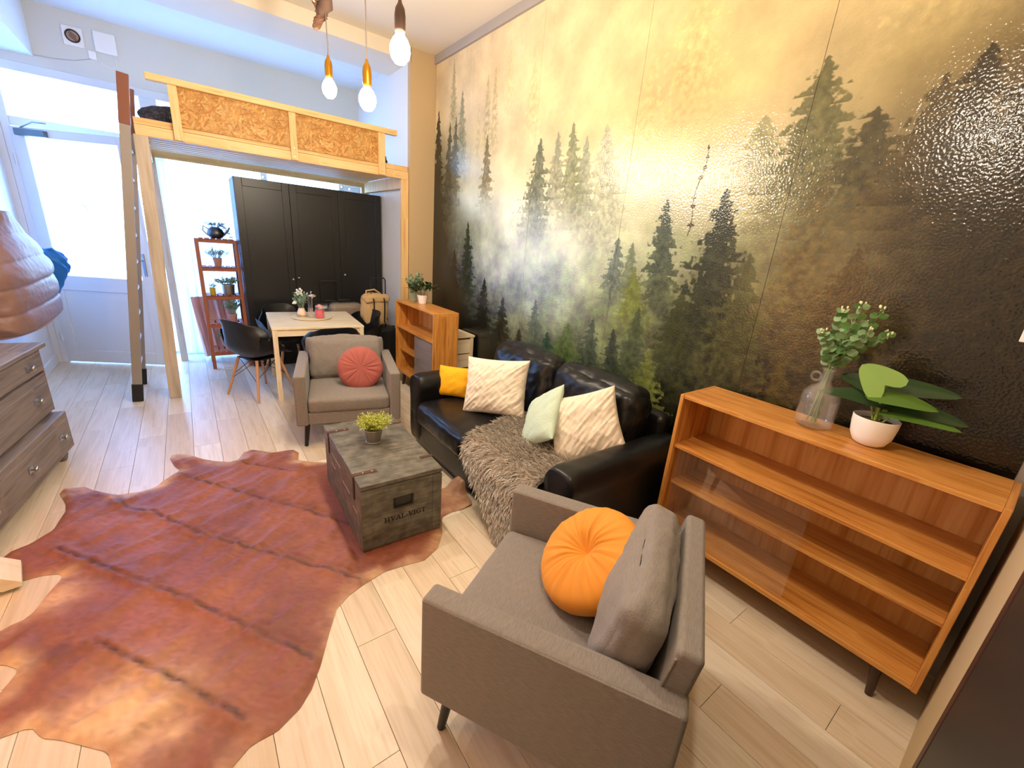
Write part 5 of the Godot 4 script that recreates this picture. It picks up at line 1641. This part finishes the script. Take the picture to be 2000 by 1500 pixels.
func make_materials() -> void:
	var grainless: Texture2D = null
	var weave := normal_tex(2, 0.12, 256, 3.0, 2)
	var lumps := normal_tex(5, 0.02, 256, 4.0, 4)
	M.white_paint = bump(mat("#e6e8ea", 0.75), lumps, 0.15)
	M.pale_paint = mat("#d5d8d4", 0.8)
	M.cream_paint = mat("#e6dccb", 0.8)
	M.beige_paint = mat("#c4ab84", 0.8)
	M.grey_paint = mat("#a59e98", 0.75)
	M.white_trim = mat("#dfe6ec", 0.35)
	M.white_plastic = mat("#eceded", 0.4)
	M.joint = mat("#6a5a48", 0.9)
	M.pavement = mat("#c8c8c6", 0.9)
	M.near_black = mat("#141618", 0.5)
	M.dark_frame = mat("#3a1d16", 0.5)
	M.pane = glass("#ffffff", 0.06, 0.02)
	M.steel = metal("#b4b8bc", 0.3)
	M.chrome = metal("#d8dadc", 0.12)
	M.closer_grey = metal("#77828c", 0.45)
	M.sticker = mat("#8a8a8c", 0.6)
	M.copper_dull = mat("#a98a7a", 0.5)
	M.aluminium = mat("#9a948e", 0.45)
	M.aluminium.metallic = 0.3
	M.aluminium_bright = mat("#dcdcdc", 0.35)
	M.aluminium_bright.metallic = 0.3
	M.rubber = mat("#1a1b1d", 0.7)
	M.black_metal = mat("#1a1a1c", 0.4)
	# floor: five tones of the same oak
	var oak := wood_tex(101, ["#d0c2ab", "#dccfbb", "#e4d9c8", "#d8cab5"], true)
	var tones := ["#ffffff", "#f3ece2", "#fbf6ee", "#ece4d8", "#f7f1ea"]
	for k in 5:
		var m := mat(tones[k], 0.38, oak, 1.6, 0.45)
		m.uv1_world_triplanar = true
		m.uv1_offset = Vector3(k * 0.37, 0, k * 0.61)
		M["plank%d" % k] = m
	var pine := ["#d8a868", "#e4bd80", "#ecca94", "#dcb070"]
	var pine_v := wood_tex(111, pine, true)
	var pine_h := wood_tex(112, pine, false)
	M.pine_h = mat("#ffffff", 0.55, pine_h, 1.3)
	M.pine_v = mat("#ffffff", 0.55, pine_v, 1.3)
	M.pine_grey_v = mat("#ffffff", 0.6, wood_tex(113, ["#a89a88", "#bcae9c", "#c8bcaa", "#b2a492"], true), 1.3)
	M.osb = mat("#e6d8c6", 0.6, osb_tex(), 1.7)
	var teak := ["#a9662a", "#c4833c", "#d89a50", "#b47030"]
	M.teak_h = mat("#ffffff", 0.32, wood_tex(121, teak, false), 1.5)
	M.teak_v = mat("#ffffff", 0.32, wood_tex(122, teak, true), 1.5)
	M.teak_back = mat("#ffffff", 0.4, wood_tex(123, ["#bd7a34", "#d29550", "#dda662", "#c68640"], true), 1.1)
	M.dark_leg = mat("#3a2016", 0.4)
	var birch := ["#e0cba4", "#ead9b8", "#f1e4c8", "#e4d2ae"]
	M.birch = mat("#ffffff", 0.45, wood_tex(131, birch, false), 1.5)
	M.birch_v = mat("#ffffff", 0.45, wood_tex(132, birch, true), 1.5)
	M.beech_leg = mat("#c99672", 0.45)
	M.red_brown = mat("#84503c", 0.4)
	M.red_stain = mat("#b0746a", 0.5, pine_h, 1.3)
	M.red_stain_v = mat("#b0746a", 0.5, pine_v, 1.3)
	var worn := ["#635c5a", "#807876", "#948c8a", "#6e6664"]
	M.dresser = mat("#f0eceb", 0.5, wood_tex(141, worn, false), 1.4)
	# upholstery
	var fab := ramp_tex(gray(201, 0.35, 256, 256, 1, 1, 2), gray(202, 0.30, 256, 256, 16, 1, 2), 256, 256, ["#6c645e", "#827972", "#968e88"], 0.5)
	M.grey_fabric = bump(mat("#ffffff", 0.9, fab, 5.0), weave, 0.5)
	M.grey_fabric.rim_enabled = true
	M.grey_fabric.rim = 0.25
	M.black_wood = mat("#131315", 0.35)
	var hidecell := normal_tex(14, 0.09, 256, 2.0, 1, true)
	M.leather = bump(mat("#121214", 0.34, null, 1.0, 0.45), hidecell, 0.35)
	M.leather.uv1_triplanar = true
	M.leather.uv1_scale = Vector3(7, 7, 7)
	M.gloss_black = mat("#0b0b0d", 0.12)
	M.black_plastic = mat("#10141a", 0.38)
	M.black_paint = mat("#17181a", 0.36)
	M.hide = StandardMaterial3D.new()
	M.hide.vertex_color_use_as_albedo = true
	M.hide.roughness = 0.55
	M.hide.rim_enabled = true
	M.hide.rim = 0.04
	bump(M.hide, normal_tex(17, 0.15, 256, 2.0, 3), 0.5)
	M.hide.uv1_scale = Vector3(5, 5, 5)
	M.fleece = mat("#b4a28e", 0.95)
	M.fur = StandardMaterial3D.new()
	M.fur.vertex_color_use_as_albedo = true
	M.fur.roughness = 0.8
	M.mustard = bump(mat("#f0ae0c", 0.85), weave, 0.3)
	M.knit = bump(mat("#e6d9c6", 0.95), normal_tex(19, 0.16, 256, 3.0, 3), 0.8)
	M.knit.uv1_triplanar = true
	M.knit.uv1_scale = Vector3(4, 4, 4)
	M.mint = bump(mat("#bccdb8", 0.9), weave, 0.3)
	M.orange_velvet = mat("#dc8c24", 0.75)
	M.orange_velvet.rim_enabled = true
	M.orange_velvet.rim = 0.6
	M.rose_velvet = mat("#a4564e", 0.8)
	M.rose_velvet.rim_enabled = true
	M.rose_velvet.rim = 0.5
	M.sheer = mat("#f4f5fa", 0.9)
	M.sheer.backlight_enabled = true
	M.sheer.backlight = Color(0.9, 0.9, 0.95)
	M.sheer.albedo_color.a = 0.72
	M.sheer.transparency = BaseMaterial3D.TRANSPARENCY_ALPHA
	M.pink_cloth = mat("#ecc8c0", 0.9)
	M.pink_cloth.backlight_enabled = true
	M.pink_cloth.backlight = Color(0.6, 0.4, 0.38)
	M.floral = mat("#ffffff", 0.85, ramp_tex(gray(211, 0.05, 256, 256, 1, 1, 2), gray(212, 0.02, 256, 256, 1, 1, 2), 256, 256, ["#15161f", "#22232f", "#3a3a48", "#8d8590"], 0.4), 3.0)
	M.dark_cloth = mat("#20201f", 0.85)
	M.puffer = bump(mat("#8c6e68", 0.5), lumps, 0.5)
	M.puffer.uv1_triplanar = true
	M.puffer.uv1_scale = Vector3(2, 2, 2)
	M.puffer_lining = mat("#c9a8a2", 0.6)
	M.blue_plastic = mat("#1a74cc", 0.3)
	M.canvas = bump(mat("#c8a878", 0.9), weave, 0.4)
	M.taupe_shell = mat("#8a7c6e", 0.35)
	M.silver_shell = metal("#a8a8aa", 0.4)
	M.black_case = mat("#17181a", 0.5)
	# chest
	var grime := gray(221, 0.015, 384, 384, 1, 1, 5)
	var scr := gray(222, 0.06, 384, 384, 6, 1, 3)
	M.chest = mat("#ffffff", 0.5, ramp_tex(grime, scr, 384, 384, ["#46423a", "#5a564c", "#6e6a5e", "#807a6c"], 0.4), 1.6)
	M.chest_worn = mat("#b9aaa0", 0.7)
	M.rusty = mat("#5c4034", 0.6)
	M.rusty.metallic = 0.5
	M.dark_iron = mat("#20211e", 0.5)
	M.ink = mat("#0c0c0b", 0.7)
	M.tin = metal("#a9a39c", 0.45)
	M.dark_tin = metal("#5d636c", 0.4)
	# greenery
	for q in [["leaf_pale", "#8fa98a"], ["leaf_grey", "#5e6a66"], ["leaf_mid", "#5d8a48"], ["leaf_dark", "#27401e"], ["leaf_lime", "#b4b84a"], ["leaf_euca", "#7c9a6c"], ["leaf_deep", "#4a6a1e"], ["leaf_bright", "#8fb45c"]]:
		var m := mat(q[1], 0.5)
		m.backlight_enabled = true
		m.backlight = Color(q[1]) * 0.5
		M[q[0]] = m
	M.bud = mat("#dcdcb0", 0.6)
	M.stem = mat("#7c9458", 0.5)
	M.stalk = mat("#8aa03a", 0.5)
	M.white_petal = mat("#f0f2ee", 0.7)
	M.soil = mat("#4e3620", 0.95)
	M.pink_pot = mat("#b4867c", 0.7)
	M.cream_pot = mat("#ead8c4", 0.5)
	M.tan_cork = mat("#b89a72", 0.8)
	M.yellow_jar = mat("#c2a238", 0.25)
	M.white_ceramic = mat("#f4efea", 0.4)
	M.pink_wax = mat("#e0214c", 0.5)
	M.pale_pink = mat("#f0a8a4", 0.4)
	M.green_glass = glass("#a8c8a4", 0.4, 0.05)
	M.case_glass = glass("#e8d8b8", 0.03, 0.03)
	M.smoke_glass = glass("#a8a0a0", 0.5, 0.12)
	M.clear = glass("#f2f6f4", 0.05, 0.02)
	# lamps
	M.bulb = glow("#ffe9c0", 14.0)
	M.fairy = glow("#ffe6c8", 5.0)
	M.orange_shade = glow("#ff9a40", 1.6)
	M.cord = mat("#6e6460", 0.6)
	M.brass_socket = metal("#c08a2c", 0.3)
	M.brown_socket = mat("#4c342a", 0.45)
	M.driftwood = mat("#4a3224", 0.85)
	M.driftwood_pale = mat("#6a4a38", 0.85)
	M.rope = mat("#d8b890", 0.8)
	# mural print under a rippled gloss coat
	var mu := StandardMaterial3D.new()
	mu.albedo_texture = mural_tex()
	mu.roughness = 0.17
	mu.metallic_specular = 0.52
	var rp := noise(301, 0.2, 2).get_image(1700, 1180)
	rp.convert(Image.FORMAT_L8)
	rp.bump_map_to_normal_map(3.0)
	bump(mu, ImageTexture.create_from_image(rp), 0.16)
	M.mural = mu

func _ready() -> void:
	var cam := Camera3D.new()
	cam.name = "camera"
	cam.position = Vector3(0, 1.68, 0)
	cam.rotation_order = EULER_ORDER_YXZ
	cam.rotation_degrees = Vector3(-18.2048, -37.9189, 4.7964)
	cam.fov = rad_to_deg(2.0 * atan(750.0 / 821.87))
	cam.near = 0.03
	add_child(cam)
	cam.current = true
	var we := WorldEnvironment.new()
	we.name = "environment"
	var env := Environment.new()
	env.background_mode = Environment.BG_SKY
	var sk := Sky.new()
	var sm := ProceduralSkyMaterial.new()
	sm.sky_top_color = Color(0.44, 0.67, 1.0)
	sm.sky_horizon_color = Color(0.66, 0.83, 1.0)
	sm.ground_bottom_color = Color(0.6, 0.73, 0.9)
	sm.ground_horizon_color = Color(0.66, 0.83, 1.0)
	sm.sky_energy_multiplier = E_SKY
	sm.ground_energy_multiplier = E_SKY
	sk.sky_material = sm
	env.sky = sk
	env.tonemap_mode = Environment.TONE_MAPPER_LINEAR
	env.tonemap_exposure = EXPO
	env.sdfgi_enabled = true
	env.ssao_enabled = true
	env.ssil_enabled = true
	we.environment = env
	add_child(we)
	make_materials()
	make_room()
	make_rug()
	make_sofa()
	make_armchair("grey fabric armchair with round rose cushion facing the chest", Vector3(1.013, 0, -3.66), -0.247, 300)
	var rc := single("round_cushion", "round rose red cushion on the armchair behind the chest", "cushion", round_cushion(0.185, 0.15, 9, 0.006, 0.0, 4), M.rose_velvet)
	face(rc, Vector3(1.085, 0.575, -3.53), Vector3(-0.24, 0.32, 0.92), 0.6)
	make_armchair("grey fabric armchair with orange tufted cushion beside the long bookcase", Vector3(0.999, 0, -0.80), 3.659, 310)
	var oc := single("round_cushion", "round orange velvet cushion with tufted middle on the armchair", "cushion", round_cushion(0.21, 0.15, 17, 0.007, 0.05, 6), M.orange_velvet)
	face(oc, Vector3(1.09, 0.58, -0.825), Vector3(-0.58, 0.74, -0.22), 0.2)
	make_chest()
	make_cases()
	make_loft()
	make_back_things()
	make_dining()
	make_left_side()
	make_pendants()
	make_wall_fittings()
